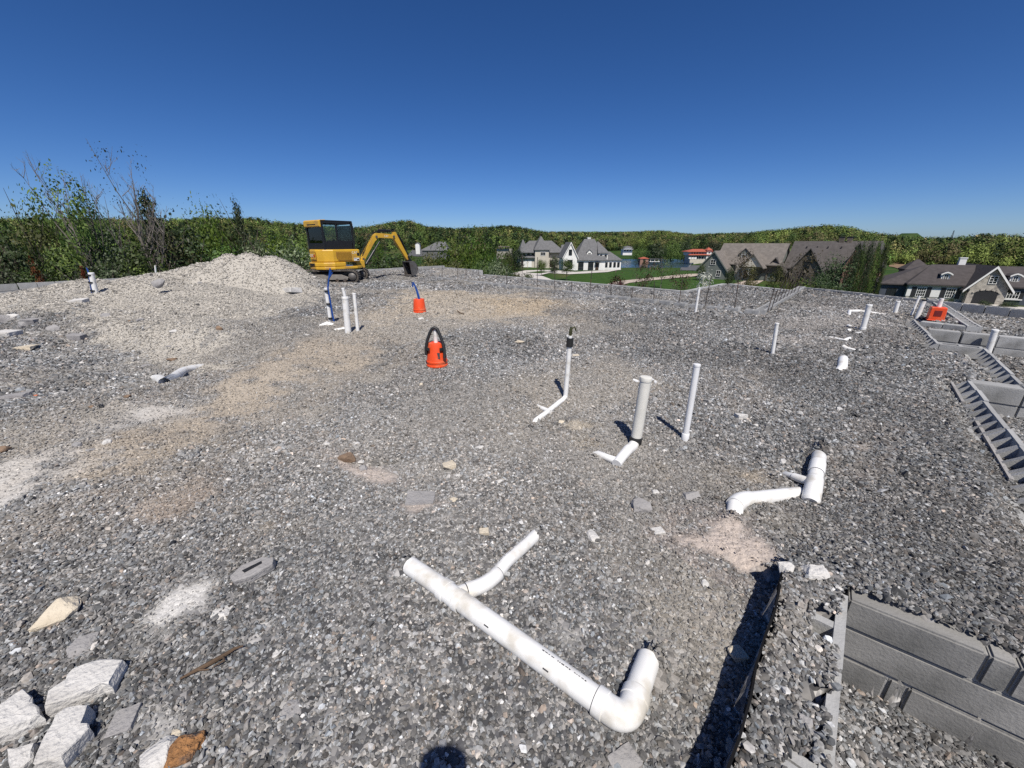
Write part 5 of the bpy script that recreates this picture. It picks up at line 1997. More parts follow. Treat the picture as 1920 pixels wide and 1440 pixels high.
# risers bundled with blue tubing
for (bs, tp, tail, lab) in (((620, 604), (611, 541), (619, 503), "white riser strapped to blue tubing that reaches up past the tracks"),
                            ((180, 549), (171, 513), (162, 502), "striped white riser wrapped with blue tubing near the thicket")):
    t, v = standpipe(bs, tp, .035 if bs[0] > 300 else .055, lab, True)
    base = Vector(t.location)
    u = v.normalized()
    r0 = .035 if bs[0] > 300 else .055
    m = MB()
    tl = at_y(tail[0], tail[1], base.y) - base
    sx = .05 if bs[0] > 300 else -.08
    for k in range(3):
        o3 = Vector((sx + .014 * k, -.02 * k, 0))
        m.tube([o3 * 1.2 + Vector((0, 0, -.02)), v * .3 + o3, v * .7 + o3 * .9, v + o3 * .7, tl * .5 + v * .5 + o3 * .3, tl + Vector((.015 * k, 0, -.04 * k))], .013, 8)
    m.build("blue_tubing", M_blue, t, True)
    for j, f in enumerate((.12, .55, .93)):
        m = MB().tube([v * f - u * .018 + Vector((sx * .35, -.012, 0)), v * f + u * .018 + Vector((sx * .35, -.012, 0))], r0 * 1.25, 14)
        m.build("tape_band", M_rubber, t, True)
p = ground(614, 609)
tag(MB().tube([p + Vector((-.12, -.03, -.03)), p + Vector((0, 0, .02)), p + Vector((.09, .03, -.02))], .045, 14).build("pipe_stub", M_pvc, None, True),
    "white pipe stub half buried at the foot of the blue tubing", "pipe")
p = ground(642, 617)
tag(MB().tube([p + Vector((-.14, 0, -.03)), p + Vector((.1, .03, .01))], .035, 14).build("pipe_stub", M_pvc, None, True),
    "white pipe stub lying against the widest riser by the excavator", "pipe")


def buried(pts, r, label, name="buried_pipe", zs=None):
    P_ = [ground(a, b_) for a, b_ in pts]
    for i, p in enumerate(P_):
        p.z += (zs[i] if zs else .0)
    c = P_[len(P_) // 2].copy()
    o = MB().tube([p - c for p in P_], r, 16).build(name, M_pvc, None, True)
    o.location = c
    return tag(o, label, "pipe")


buried([(290, 706), (301, 712), (309, 720), (325, 713), (341, 700), (356, 693), (378, 683)], .055, "kinked white pipe half buried below the beige spoil", zs=[-.03, .01, .01, .02, .02, .005, -.05])
buried([(1592, 592), (1592, 586), (1610, 585), (1640, 588), (1660, 590)], .035, "buried white line running behind the stout riser", zs=[-.03, .03, .02, .0, -.02])
buried([(1540, 630), (1560, 633), (1582, 639), (1592, 636)], .03, "low white pipe surfacing just before the stout riser", zs=[-.03, -.01, .0, .01])
buried([(1580, 652), (1588, 654), (1605, 658), (1625, 657)], .03, "low white pipe surfacing nearer than its twin by the stout riser", zs=[.02, .0, -.005, -.03])
buried([(1598, 623), (1610, 625), (1622, 622)], .025, "short curved white pipe at the foot of the stout riser", zs=[-.02, 0, -.02])
buried([(1572, 694), (1579, 690), (1580, 676)], .055, "white pipe end poking up out of the gravel alone", zs=[-.05, .0, .02])
buried([(1873, 622), (1890, 622)], .02, "thin white pipe lying beside the riser in the ledge wall", zs=[0, 0])
buried([(1590, 611), (1594, 612)], .03, "small white pipe nub in the scraped hollow", zs=[0, 0])
buried([(1588, 620), (1594, 620)], .035, "rounded white pipe nub beside the stout riser", zs=[0, 0])
buried([(1188, 713), (1197, 717)], .02, "white pipe scrap lying behind the wide dusty standpipe", zs=[0, 0])
buried([(1222, 712), (1232, 720)], .02, "white pipe scrap lying beyond the wide dusty standpipe top", zs=[0, 0])
p, q = ground(1600, 586), ground(1740, 606)

# ------------------------------------------------------------------ orange buckets over pipes


def bucket(px, py, h, r_top, r_bot, label, lean=0.0):
    p = ground(px, py)
    t = thing("orange_bucket", label, "bucket", (p.x, p.y, p.z - .01))
    t.rotation_euler = (0, lean, 0)
    m = MB().lathe([(r_bot * 1.05, 0), (r_bot * 1.06, .018), (r_bot * 1.01, .022), (r_bot * 1.01, .045), (r_bot * 1.045, .05), (r_bot * 1.045, .07), (r_bot, .075), (r_top, h - .012), (r_top * .96, h), (r_top * .9, h + .001)], 32)
    m.build("shell", M_orange, t, True)
    return t


t = bucket(820, 683, .30, .098, .128, "orange bucket upturned over a white pipe with a black hose looped over it")
m = MB().tube([(0, .0, .28), (0, 0, .475)], .026, 16)
m.build("pipe", M_pvc, t, True)
m = MB()
path = [(-.122, -.05, .15), (-.120, -.05, .24), (-.10, -.04, .33), (-.065, -.03, .42), (-.032, -.03, .478), (0, -.03, .495), (.032, -.03, .478), (.062, -.04, .41), (.098, -.06, .31), (.115, -.075, .22), (.115, -.10, .12)]
m.tube(path, .020, 12)
m.build("black_hose", M_rubber, t, True)
for sx in (-1, 1):
    MB().box((sx * .095, -.085, .235), (.085, .012, .035), rz=sx * .75).build("tape_band", M_rubber, t)
m = MB()
m.box((.035, -.108, .165), (.05, .006, .05), rx=-.1)
m.box((.035, -.113, .125), (.055, .006, .018), rx=-.1)
m.build("printed_label", M_ink, t)
t = bucket(787, 584, .29, .118, .135, "orange bucket upturned over a pipe wrapped in blue tubing")
MB().tube([(0, .0, .27), (-.01, 0, .42)], .026, 12).build("pipe", M_pvc, t, True)
m = MB()
for k in range(3):
    m.tube([(.03 - .012 * k, -.03, .28), (.0 - .012 * k, -.03, .44), (-.05, -.02 * k, .56), (-.09, -.02 * k, .645), (-.115, -.02, .64), (-.10, -.03, .55 + .03 * k)], .014, 8)
m.build("blue_tubing", M_blue, t, True)
p = ground(1752, 600)
t = thing("orange_bucket", "square orange bucket upturned over a pipe on the walled gravel", "bucket", (p.x, p.y, p.z), math.radians(-38))
b_ = MB()
b_.box((0, 0, .008), (.265, .265, .02))
b_.box((0, 0, .14), (.245, .245, .25), taper=(.93, .93))
o = b_.build("shell", M_orange, t)
bevel(o, .02, 3)
MB().tube([(0.0, .02, .26), (0.0, .02, .44)], .036, 16).build("pipe", M_pvc, t, True)
m = MB()
m.box((.0, -.1215, .15), (.11, .004, .11), rx=-.035)
m.build("printed_label", pmat("dark_red_print", (.16, .01, .008), .6, .2, 8, 0), t)
for (a, lab) in (([(1722, 597), (1729, 599), (1738, 600)], "black hose end lying beside the square orange bucket"), ([(1766, 594), (1771, 597), (1776, 602)], "black hose curling away behind the square orange bucket")):
    P_ = [ground(*q) + Vector((0, 0, .02)) for q in a]
    c = P_[1].copy()
    o = MB().tube([q - c for q in P_], .018, 10).build("hose", M_rubber, None, True)
    o.location = c
    tag(o, lab, "hose")

# ------------------------------------------------------------------ rocks and rubble
MATS = {"w": M_lime, "t": M_limetan, "g": M_limegrey, "r": M_rusty, "b": M_brownrock, "o": M_redclay, "k": M_rubber}


def rock(px, py, w, h, kind, label, flat=.5, seed=0, rz=None, n=14, sharp=.25, name="rock", cat="rock", box=False):
    """An angular stone; w, h: how wide and how deep it lies (sighted pixels)."""
    p = ground(px, py)
    k = depth(p) / FPX
    sx = w * k
    sy = max(h * k / max(.25, (CAM_H / (p - Vector((0, 0, CAM_H))).length)), sx * .35)
    sy = min(sy, sx * (1.3 if py > 1000 else .8))
    sz = min(.9, flat * (1 if py > 1000 else 1.35)) * min(sx, sy)
    r = np.random.default_rng(seed + int(px * 7 + py * 13))
    bm = bmesh.new()
    for i in range(n):
        q = r.uniform(-1, 1, 3)
        if box:
            q = np.sign(q) * (1 - sharp * r.random(3))
            q[2] *= .95
        else:
            q /= max(np.linalg.norm(q), .3)
            q *= r.uniform(.85, 1.1)
        bm.verts.new((q[0] * sx * .52, q[1] * sy * .52, q[2] * sz * .55))
    bmesh.ops.convex_hull(bm, input=list(bm.verts))
    for v in [v for v in bm.verts if not v.link_faces]:
        bm.verts.remove(v)
    es = [e for e in bm.edges if len(e.link_faces) == 2 and e.calc_face_angle(0) > .3]
    bmesh.ops.bevel(bm, geom=es, offset=min(sx, sy, sz) * .045, segments=1, affect='EDGES')
    bmesh.ops.subdivide_edges(bm, edges=[e for e in bm.edges if e.calc_length() > sx * .16], cuts=2 if sx > .06 else 1, use_grid_fill=True)
    for v in bm.verts:
        a = .006 * sx
        v.co += Vector((r.normal(), r.normal(), r.normal())) * a
    me = bpy.data.meshes.new(name)
    bm.to_mesh(me)
    bm.free()
    me.materials.append(MATS[kind])
    o = bpy.data.objects.new(name, me)
    COL.objects.link(o)
    o.location = (p.x, p.y, p.z + sz * .13)
    o.rotation_euler = (r.uniform(-.12, .12), r.uniform(-.12, .12), r.uniform(0, 6.28) if rz is None else rz)
    return tag(o, label, cat)


RK = [
    # px, py, w, h, kind, label, flatness, rz, box
    (100, 1154, 86, 44, "t", "cream wedge-shaped stone lying alone on dark gravel", .55, .45, False),
    (302, 1420, 66, 46, "w", "smooth white rock leaning on the rusty one", .6, .4, False),
    (350, 1412, 66, 52, "r", "rust-orange pitted rock beside a smooth white one", .6, .2, False),
    (330, 1382, 44, 22, "t", "pinkish flat stone just behind the rusty rock", .3, .2, False),
    (233, 1354, 40, 34, "g", "grey flat stone between the slabs and the rusty rock", .35, .4, True),
    (155, 1213, 46, 36, "g", "grey flat stone just above the topmost slab", .3, .3, False),
    (414, 1150, 44, 20, "w", "thin white chip lying beside the white dust streak", .25, .2, False),
    (547, 1332, 36, 38, "g", "flat grey stone lying alone in dark gravel", .3, .6, False),
    (1172, 1431, 56, 36, "g", "grey slab tip at the bottom edge beneath the elbow pipe", .4, .5, True),
    (520, 1226, 20, 14, "w", "round white pebble just beyond the rusty stick", .5, .2, False),
    (900, 840, 20, 34, "w", "narrow white splinter of stone pointing across the gravel", .3, .9, False),
    (842, 878, 24, 24, "t", "cream blocky stone beside smaller white chips", .7, .5, True),
    (858, 893, 12, 12, "w", "small white chip next to the cream blocky stone", .6, .1, False),
    (890, 902, 12, 12, "w", "small dark-shadowed white chip below the splinter", .7, .6, False),
    (937, 904, 16, 13, "w", "pale chip farthest from the cream blocky stone", .5, .3, False),
    (789, 935, 54, 26, "g", "flat pinkish-grey slab sunk flush in the gravel", .12, .1, True),
    (848, 938, 20, 14, "t", "pale flat chip on the white dust smear", .3, .2, False),
    (908, 999, 18, 17, "t", "yellow square stone chip between the two pipe branches", .5, .1, True),
    (1112, 1007, 28, 26, "w", "white triangular stone pointing at the viewer", .4, .3, False),
    (1233, 998, 22, 14, "w", "small flat white stone beside the pinkish dust patch", .35, .2, True),
    (1203, 953, 46, 24, "g", "grey rounded stone with a dark shadowed end", .55, .2, False),
    (1229, 924, 16, 18, "w", "white upright chip behind the grey rounded stone", .5, 1.2, False),
    (1295, 931, 40, 16, "g", "long flat grey stone beyond the white upright chip", .35, .1, False),
    (612, 834, 14, 14, "w", "white pointed chip at the lip of the washed-out hole", .5, .3, False),
    (614, 853, 12, 16, "g", "pale grey chip leaning into the washed-out hole", .5, .9, False),
    (676, 869, 14, 10, "w", "pale pebble on the far lip of the hole", .7, .2, False),
    (681, 880, 18, 14, "g", "dark-shadowed cobble at the end of the hole", .8, .2, False),
    (650, 862, 40, 20, "b", "brown clod lying in the washed-out hole", .5, 2.6, False),
    (1384, 1231, 40, 30, "t", "round tan cobble beside the shadow of the black strip", .75, .2, False),
    (1389, 783, 20, 14, "w", "white blocky stone with small chips trailing from it", .75, .1, True),
    (1404, 791, 10, 6, "t", "tan crumb between the white blocky stone and a chip", .6, .1, False),
    (1416, 798, 12, 7, "w", "white flat chip trailing the white blocky stone", .4, .3, False),
    (1472, 1066, 32, 24, "w", "pale rounded stone beside the black strip's far end", .7, .3, False),
    (1522, 1075, 66, 28, "w", "large white rock at the head of the black strip", .5, .15, False),
    (1510, 1049, 14, 22, "g", "upright grey stone behind the large white rock", .9, .2, False),
    (1118, 651, 8, 14, "w", "small upright white chip beyond the valve riser", .6, .2, False),
    (975, 641, 22, 8, "t", "tan flat chip between the bucket and valve riser", .3, .1, False),
    (1054, 793, 16, 10, "t", "tan chip beside the valve riser's bent foot", .5, .2, False),
    (1080, 668, 16, 8, "t", "tan chip close behind the valve riser", .4, .2, False),
    (1403, 679, 9, 9, "w", "small chip with dark hollow before the short capped riser", .7, .4, False),
    (789, 599, 14, 6, "w", "white chip just below the blue-tubed bucket", .4, .1, False),
    (576, 629, 10, 7, "w", "lone white chip in front of the strapped riser", .5, .2, False),
    (790, 722, 10, 10, "t", "tan pebble in front of the black-hosed bucket", .6, .1, False),
    (10, 603, 36, 18, "g", "grey boulder at the picture edge on the spoil", .6, .2, False),
    (28, 597, 30, 12, "w", "pale flat rock topping the boulder heap", .4, .1, False),
    (48, 612, 24, 20, "g", "dark cobble in the boulder heap", .8, .5, False),
    (62, 606, 26, 10, "g", "pale-topped slab ending the boulder heap", .5, .1, True),
    (12, 629, 34, 10, "w", "long white slab below the boulder heap", .35, .1, True),
    (106, 619, 26, 18, "g", "grey split rock between the heap and dark clods", .7, .4, False),
    (145, 635, 22, 10, "g", "dark block past the split rock", .6, .2, True),
    (148, 566, 24, 10, "w", "white flat stone high on the beige spoil", .3, .2, True),
    (200, 594, 17, 14, "g", "grey cobble in the middle of the beige spoil", .8, .2, False),
    (263, 602, 14, 9, "g", "smaller grey cobble along from the first one", .7, .3, False),
    (246, 603, 8, 6, "b", "brown pebble beside the smaller grey cobble", .7, .3, False),
    (52, 653, 28, 11, "t", "tan flat slab on the dark slope", .25, .1, True),
    (25, 746, 48, 20, "g", "grey flat slab beside the orange clay lump", .25, .5, True),
    (66, 743, 12, 10, "o", "small orange clay lump on dark gravel", .8, .3, False),
    (113, 739, 22, 7, "w", "thin white flake near the orange clay lump", .3, .1, False),
    (200, 831, 19, 14, "w", "white upright shard on the dusty track", .6, .7, False),
    (146, 836, 26, 16, "g", "grey tilted shard beside the white one on the track", .4, 2.4, False),
    (170, 845, 14, 8, "g", "small grey shard at the tilted shard's tip", .5, .3, False),
    (190, 763, 13, 8, "k", "black clod on the tan track edge", .7, .3, False),
    (172, 764, 10, 9, "b", "brown pebble beside the black clod", .8, .3, False),
    (5, 847, 26, 14, "b", "dark brown stone at the picture edge by the dust", .7, .3, False),
    (240, 745, 13, 9, "b", "brown cobble below the kinked white pipe", .8, .3, False),
    (268, 727, 14, 7, "w", "white curled scrap before the kinked pipe", .5, .3, False),
    (412, 617, 15, 10, "b", "reddish-brown cobble where beige meets grey", .8, .3, False),
    (323, 676, 20, 8, "b", "flat brown stone above the kinked pipe", .4, .3, False),
    (274, 687, 20, 6, "g", "thin grey flake above the kinked pipe's open end", .3, .5, False),
    (317, 650, 11, 8, "g", "small dark flake on the beige spoil", .4, .8, False),
    (325, 622, 18, 6, "w", "white flake on the beige spoil beyond the brown cobble", .3, .2, False),
    (547, 546, 30, 9, "w", "long white slab at the foot of the mound", .3, -.5, True),
    (446, 530, 12, 6, "g", "paired grey chip on the mound's face", .5, .3, True),
    (453, 529, 12, 5, "w", "pale chip next to its grey twin on the mound", .5, .3, True),
    (297, 533, 24, 10, "g", "grey rubble lump where the mound meets the wall", .7, .3, False),
    (318, 520, 16, 9, "w", "pale slab on the mound's shoulder by the wall", .5, .3, True),
    (337, 512, 6, 5, "w", "tiny pale chip higher on the mound's shoulder", .7, .3, False),
    (376, 532, 10, 8, "g", "dark round stone halfway up the mound", .8, .3, False),
    (1820, 668, 14, 9, "w", "white scrap beside the black scrap at the ledge wall", .4, .2, False),
    (1800, 660, 16, 6, "w", "flat white flake below the wall jog", .3, .2, False),
    (1780, 664, 10, 6, "w", "small white pebble below the wall jog", .6, .2, False),
    (1823, 672, 18, 11, "k", "black plastic scrap lying by the toothed wall", .5, .3, False),
    (1233, 925, 8, 8, "w", "tiny white chip touching the upright chip", .6, .3, False),
    (1572, 1105, 14, 9, "w", "pale stone on the corner of the pit wall", .6, .2, False),
    (1508, 1352, 30, 26, "g", "grey broken stone on top of the gravel-filled wall", .5, .6, False),
    (1545, 1420, 40, 34, "g", "broken block piece on the wall at the bottom edge", .5, .9, True),
]
for i, (px, py, w, h, kd, lab, fl, rz, bx) in enumerate(RK):
    rock(px, py, w, h, kd, lab, fl, i, rz, box=bx, n=16 if bx else 15)


def slab(outline, thick, label, mat=M_lime, tilt=.0, seed=1, dome=.012):
    """A quarried slab: sighted outline of its top face, broken edges below."""
    c0 = ground(sum(q[0] for q in outline) / len(outline), sum(q[1] for q in outline) / len(outline))
    zt = c0.z + thick
    P_ = [at_z(a, b_, zt) for a, b_ in outline]
    r = random.Random(seed)
    pts = []
    for i in range(len(P_)):
        a, b_ = P_[i], P_[(i + 1) % len(P_)]
        k_ = max(2, int((b_ - a).length / .03))
        for j in range(k_):
            q = a.lerp(b_, j / k_) - c0
            pts.append(Vector((q.x + r.uniform(-.005, .005), q.y + r.uniform(-.005, .005), 0)))
    bm = bmesh.new()
    n_ = len(pts)
    ctr = sum(pts, Vector()) / n_
    rings = []
    for f, z_ in ((1.02, -.02), (1.05, thick * .45), (1.0, thick - .004), (.965, thick)):
        rings.append([bm.verts.new((ctr.x + (q.x - ctr.x) * f + r.uniform(-.004, .004), ctr.y + (q.y - ctr.y) * f + r.uniform(-.004, .004), z_ + r.uniform(-.0015, .0015))) for q in pts])
    for f in (.7, .35):
        rings.append([bm.verts.new((ctr.x + (q.x - ctr.x) * f, ctr.y + (q.y - ctr.y) * f, thick + r.uniform(-.001, .0025) * (1.2 - f))) for q in pts])
    for a, b_ in zip(rings[:-1], rings[1:]):
        for i in range(n_):
            bm.faces.new((a[i], a[(i + 1) % n_], b_[(i + 1) % n_], b_[i]))
    bm.faces.new(rings[-1])
    bmesh.ops.recalc_face_normals(bm, faces=bm.faces)
    me_ = bpy.data.meshes.new("rock_slab")
    bm.to_mesh(me_)
    bm.free()
    me_.materials.append(mat)
    o = bpy.data.objects.new("rock_slab", me_)
    COL.objects.link(o)
    o.location = c0
    return tag(o, label, "rock")


slab([(232, 1235), (205, 1277), (170, 1290), (84, 1322), (88, 1298), (122, 1272), (136, 1252), (180, 1238)], .055, "big pale slab with rough top, uppermost of the rubble slabs", seed=3)
slab([(172, 1317), (152, 1357), (165, 1362), (118, 1416), (58, 1436), (80, 1385), (105, 1338), (130, 1322)], .060, "big pale slab with a notched dark side among the rubble", seed=4)
slab([(40, 1293), (74, 1335), (50, 1350), (-30, 1382), (-40, 1350), (0, 1318)], .05, "pale slab cut off by the picture edge beside the notched slab", seed=5)
slab([(62, 1394), (60, 1422), (20, 1450), (12, 1405)], .03, "small rough pale slab in front of the notched slab", seed=6)

# broken paver; a thin black plate on it paints the slot's shade
p = ground(478, 1076)
k = depth(p) / FPX
m = MB()
m.prism([(-34 * k, -14 * k), (-20 * k, -26 * k), (6 * k, -17 * k), (34 * k, 8 * k), (30 * k, 22 * k), (4 * k, 26 * k), (-26 * k, 10 * k)], 0, .045, axis='z')
o = m.build("broken_block", M_limegrey)
o.location = (p.x, p.y, p.z - .005)
o.rotation_euler = (.12, -.08, 0)
bevel(o, .006, 2)
tag(o, "broken grey block piece with a slot painted as dark shade on its face", "block")
m = MB()
m.prism([(-16 * k, -4 * k), (-8 * k, -9 * k), (14 * k, 10 * k), (10 * k, 15 * k)], .0445, .0475, axis='z')
m.build("slot", M_rubber, o)
# stick
P_ = [ground(*q) + Vector((0, 0, .018)) for q in ((340, 1279), (372, 1262), (395, 1250), (420, 1236), (442, 1222), (458, 1217))]
c = P_[2].copy()
m = MB().tube([q - c for q in P_], [.004, .007, .009, .008, .006, .003], 7)
m.tube([P_[3] - c, P_[3] - c + Vector((.02, -.02, .004)), P_[3] - c + Vector((-.01, -.045, .0))], [.005, .004, .002], 6)
m.tube([P_[1] - c, P_[1] - c + Vector((.05, -.004, .006))], [.005, .002], 6)
o = m.build("stick", M_wood, None, True)
o.location = c
tag(o, "thin rust-brown stick lying on the gravel near the drain pipe", "stick")
P_ = [ground(*q) + Vector((0, 0, .02)) for q in ((858, 584), (862, 588), (870, 590))]
o = MB().tube([q - P_[1] for q in P_], .012, 7).build("stick", M_wood, None, True)
o.location = P_[1]
tag(o, "short dark curved twig beyond the upturned buckets", "stick")

# ------------------------------------------------------------------ excavator
Y_paint = pmat("yellow_paint", (.62, .36, .03), .42, .10, 3, .03, 20, coat=.2, stain=(.45, .25, .06), sscale=2.5)
Y_dull = pmat("dusty_yellow_grille", (.30, .15, .02), .6, .2, 8, .1, 40)
K_paint = pmat("black_paint", (.012, .012, .013), .4, .2, 5, .03, 20)
K_track = pmat("dusty_rubber_track", (.075, .065, .055), .9, .35, 6, .5, 40, stain=(.20, .18, .155), sscale=4)
G_steel = pmat("worn_steel", (.16, .15, .14), .55, .3, 6, .2, 30, metallic=.5, stain=(.10, .07, .05), sscale=3)
G_dust = pmat("dusty_frame_paint", (.20, .185, .165), .8, .25, 5, .15, 30)
R_red = pmat("red_decal", (.45, .02, .015), .4, .05, 5, 0)
W_dec = pmat("white_decal", (.75, .75, .73), .4, .05, 5, 0)
SEATM = pmat("black_seat", (.02, .02, .022), .7, .2, 8, .1, 40)
LAMPM = pmat("lamp_lens", (.6, .6, .58), .15, .05, 5, 0)
gl, nt, N, L, b = nodes_of("cab_glass")
b.inputs["Base Color"].default_value = (.30, .36, .36, 1)
b.inputs["Roughness"].default_value = .03
b.inputs["Transmission Weight"].default_value = .0
tr = N.new("ShaderNodeBsdfTransparent")
tr.inputs[0].default_value = (.78, .84, .82, 1)
gs_ = N.new("ShaderNodeBsdfGlossy")
gs_.inputs["Roughness"].default_value = .02
fr = N.new("ShaderNodeFresnel")
fr.inputs[0].default_value = 1.5
ms = N.new("ShaderNodeMixShader")
L.new(fr.outputs[0], ms.inputs[0])
L.new(tr.outputs[0], ms.inputs[1])
L.new(gs_.outputs[0], ms.inputs[2])
L.new(ms.outputs[0], N["Material Output"].inputs["Surface"])
GLASS = gl


def text_part(txt, size, mat, parent, M, name="lettering", ext=.002):
    cu = bpy.data.curves.new(name, 'FONT')
    cu.body = txt
    cu.size = size
    cu.extrude = ext
    cu.align_x = 'CENTER'
    cu.align_y = 'CENTER'
    ob = bpy.data.objects.new("tmp", cu)
    me_ = bpy.data.meshes.new_from_object(ob)
    bpy.data.objects.remove(ob)
    me_.transform(M)
    me_.materials.append(mat)
    o = bpy.data.objects.new(name, me_)
    COL.objects.link(o)
    o.parent = parent
    return o


EXP = at_z(618, 529, 0.0)
EXP = Vector((-6.95, 16.15, 0))
ex = thing("excavator", "yellow mini excavator with black cab and boom reaching past the mound", "excavator", (EXP.x, EXP.y, gz(EXP.x, EXP.y) + .0))
ex.scale = (.88, .88, .88)
UP_A = math.radians(52)          # the house is slewed away from the viewer
TR_A = math.radians(4)
RU = Matrix.Rotation(UP_A, 4, 'Z')
RT = Matrix.Rotation(TR_A, 4, 'Z')


def epart(m, name, mat, parent=ex, smooth=False, bev=0):
    o = m.build(name, mat, parent, smooth)
    if bev:
        bevel(o, bev, 2)
    return o


# tracks
for s_ in (-1, 1):
    yc = s_ * .72
    prof = []
    for i in range(13):
        a = -math.pi / 2 + math.pi * i / 12
        prof.append((.95 + .27 * math.cos(a), .28 + .27 * math.sin(a)))
    for i in range(13):
        a = math.pi / 2 + math.pi * i / 12
        prof.append((-.95 + .27 * math.cos(a), .28 + .27 * math.sin(a)))
    inner = [(x * .955, .28 + (z - .28) * .82) for x, z in prof]
    m = MB()
    n_ = len(prof)
    vs, fs = [], []
    for y_ in (yc - .16, yc + .16):
        for q in (prof, inner):
            vs += [(x, y_, z) for x, z in q]
    for i in range(n_):
        j = (i + 1) % n_
        fs += [(i, j, 2 * n_ + j, 2 * n_ + i), (n_ + i, 3 * n_ + i, 3 * n_ + j, n_ + j), (i, n_ + i, n_ + j, j), (2 * n_ + i, 2 * n_ + j, 3 * n_ + j, 3 * n_ + i)]
    m.add(vs, fs, RT)
    track = epart(m, "track", K_track)
    m = MB()
    per = 0
    pts_ = prof + [prof[0]]
    for i in range(n_):
        a, b_ = Vector(pts_[i]), Vector(pts_[i + 1])
        ln = (b_ - a).length
        k_ = max(1, int(round(ln / .085)))
        for j in range(k_):
            c = a.lerp(b_, (j + .5) / k_)
            ang = math.atan2(b_.y - a.y, b_.x - a.x)
            nx, nz = math.sin(ang), -math.cos(ang)
            m.box((c.x + nx * .012, yc, c.y + nz * .012), (.035, .31, .035), M=RT, ry=-ang)
    epart(m, "tread_rib", K_track, track)
    m = MB()
    m.prism([(-.78, .14), (.74, .14), (.78, .24), (.5, .36), (-.6, .36), (-.8, .28)], yc - .10, yc + .10, axis='y', M=RT)
    epart(m, "track_frame", G_dust, track, bev=.01)
    for x, r in ((.95, .17), (-.95, .19)):
        m = MB().tube([RT @ Vector((x, yc - .15, .28)), RT @ Vector((x, yc - .09, .28)), RT @ Vector((x, yc + .09, .28)), RT @ Vector((x, yc + .15, .28))], [r * .5, r, r, r * .5], 20)
        epart(m, "sprocket" if x > 0 else "idler_wheel", G_steel, track, True)
    for x in (-.5, -.1, .3, .62):
        m = MB().tube([RT @ Vector((x, yc - .11, .13)), RT @ Vector((x, yc + .11, .13))], .07, 14)
        epart(m, "roller", G_steel, track, True)
m = MB()
m.box((0, 0, .36), (1.1, 1.2, .18), M=RT)
m.tube([(0, 0, .42), (0, 0, .56)], .42, 24)
epart(m, "undercarriage", K_paint, bev=.02)
m = MB()
for s_ in (-1, 1):
    m.box((-1.25, s_ * .42, .34), (.75, .09, .12), M=RT)
m.prism([(-1.70, .02), (-1.60, .02), (-1.56, .18), (-1.60, .42), (-1.70, .42), (-1.66, .2)], -.86, .86, axis='y', M=RT)
epart(m, "dozer_blade", K_paint)

# house
m = MB()
deck = [(.95, -.62), (.98, .55), (.80, .80), (-.30, .84), (-.72, .66), (-.95, .30), (-.98, -.25), (-.80, -.62), (-.45, -.82), (.60, -.82)]
m.prism(deck, .57, .68, axis='z', M=RU)
epart(m, "deck", Y_paint, bev=.02)
m = MB()
cw = [(.10, -.80), (-.42, -.80), (-.80, -.58), (-.98, -.22), (-.98, .30), (-.76, .64), (-.34, .82), (-.10, .82), (-.10, .2), (.10, -.2)]
m.prism(cw, .685, .86, axis='z', M=RU)
cwt = epart(m, "counterweight", Y_paint, bev=.035)
m = MB()
m.box((-.972, .04, .77), (.03, .40, .09), M=RU)
epart(m, "counterweight_slot", K_paint, cwt)
m = MB()
cover = [(.86, -.72), (.86, -.30), (-.10, -.30), (-.10, .76), (-.40, .76), (-.74, .58), (-.90, .26), (-.90, -.20), (-.74, -.52), (-.40, -.74)]
m.prism(cover, .865, 1.38, axis='z', M=RU)
cov = epart(m, "engine_cover", Y_paint, bev=.045)
m = MB()
m.prism([(-.20, .92), (.42, .92), (.42, 1.28), (-.28, 1.28), (-.28, 1.05)], -.748, -.722, axis='y', M=RU)
epart(m, "side_grille", Y_dull, cov)
for i in range(7):
    m = MB()
    m.box((.08, -.750, .97 + i * .045), (.62, .012, .012), M=RU)
    epart(m, "grille_slat", Y_paint, cov)
m = MB()
m.box((-.912, -.02, 1.12), (.012, .46, .34), M=RU)
epart(m, "rear_panel_frame", Y_dull, cov)
m = MB()
m.box((-.925, -.02, 1.12), (.012, .40, .28), M=RU)
rear = epart(m, "rear_panel", Y_paint, cov)


def rearM(y, z):
    return RU @ Matrix.Translation((-.934, y, z)) @ Matrix.Rotation(-math.pi / 2, 4, 'Z') @ Matrix.Rotation(math.pi / 2, 4, 'X')


def sideM(x, z):
    return RU @ Matrix.Translation((x, -.726, z)) @ Matrix.Rotation(math.pi / 2, 4, 'X')


text_part("CAT", .15, W_dec, cov, rearM(.06, 1.13))
m = MB()
m.prism([(-.05, -.04), (.05, -.04), (0, .045)], 0, .002, axis='z', M=rearM(.055, 1.10))
epart(m, "logo_triangle", R_red, cov)
m = MB()
m.box((-.934, -.15, 1.13), (.004, .09, .11), M=RU)
epart(m, "decal", R_red, cov)
text_part("CAT", .14, W_dec, cov, sideM(.60, 1.24))
m = MB()
m.box((.66, -.724, .96), (.26, .004, .12), M=RU)
epart(m, "model_decal", W_dec, cov)
m = MB()
m.box((.73, -.7265, .945), (.10, .004, .055), M=RU)
m.box((.60, -.7265, .985), (.12, .004, .02), M=RU)
epart(m, "decal_print", K_paint, cov)
m = MB()
m.box((.76, -.724, 1.17), (.11, .004, .13), M=RU)
epart(m, "warning_decal", K_paint, cov)

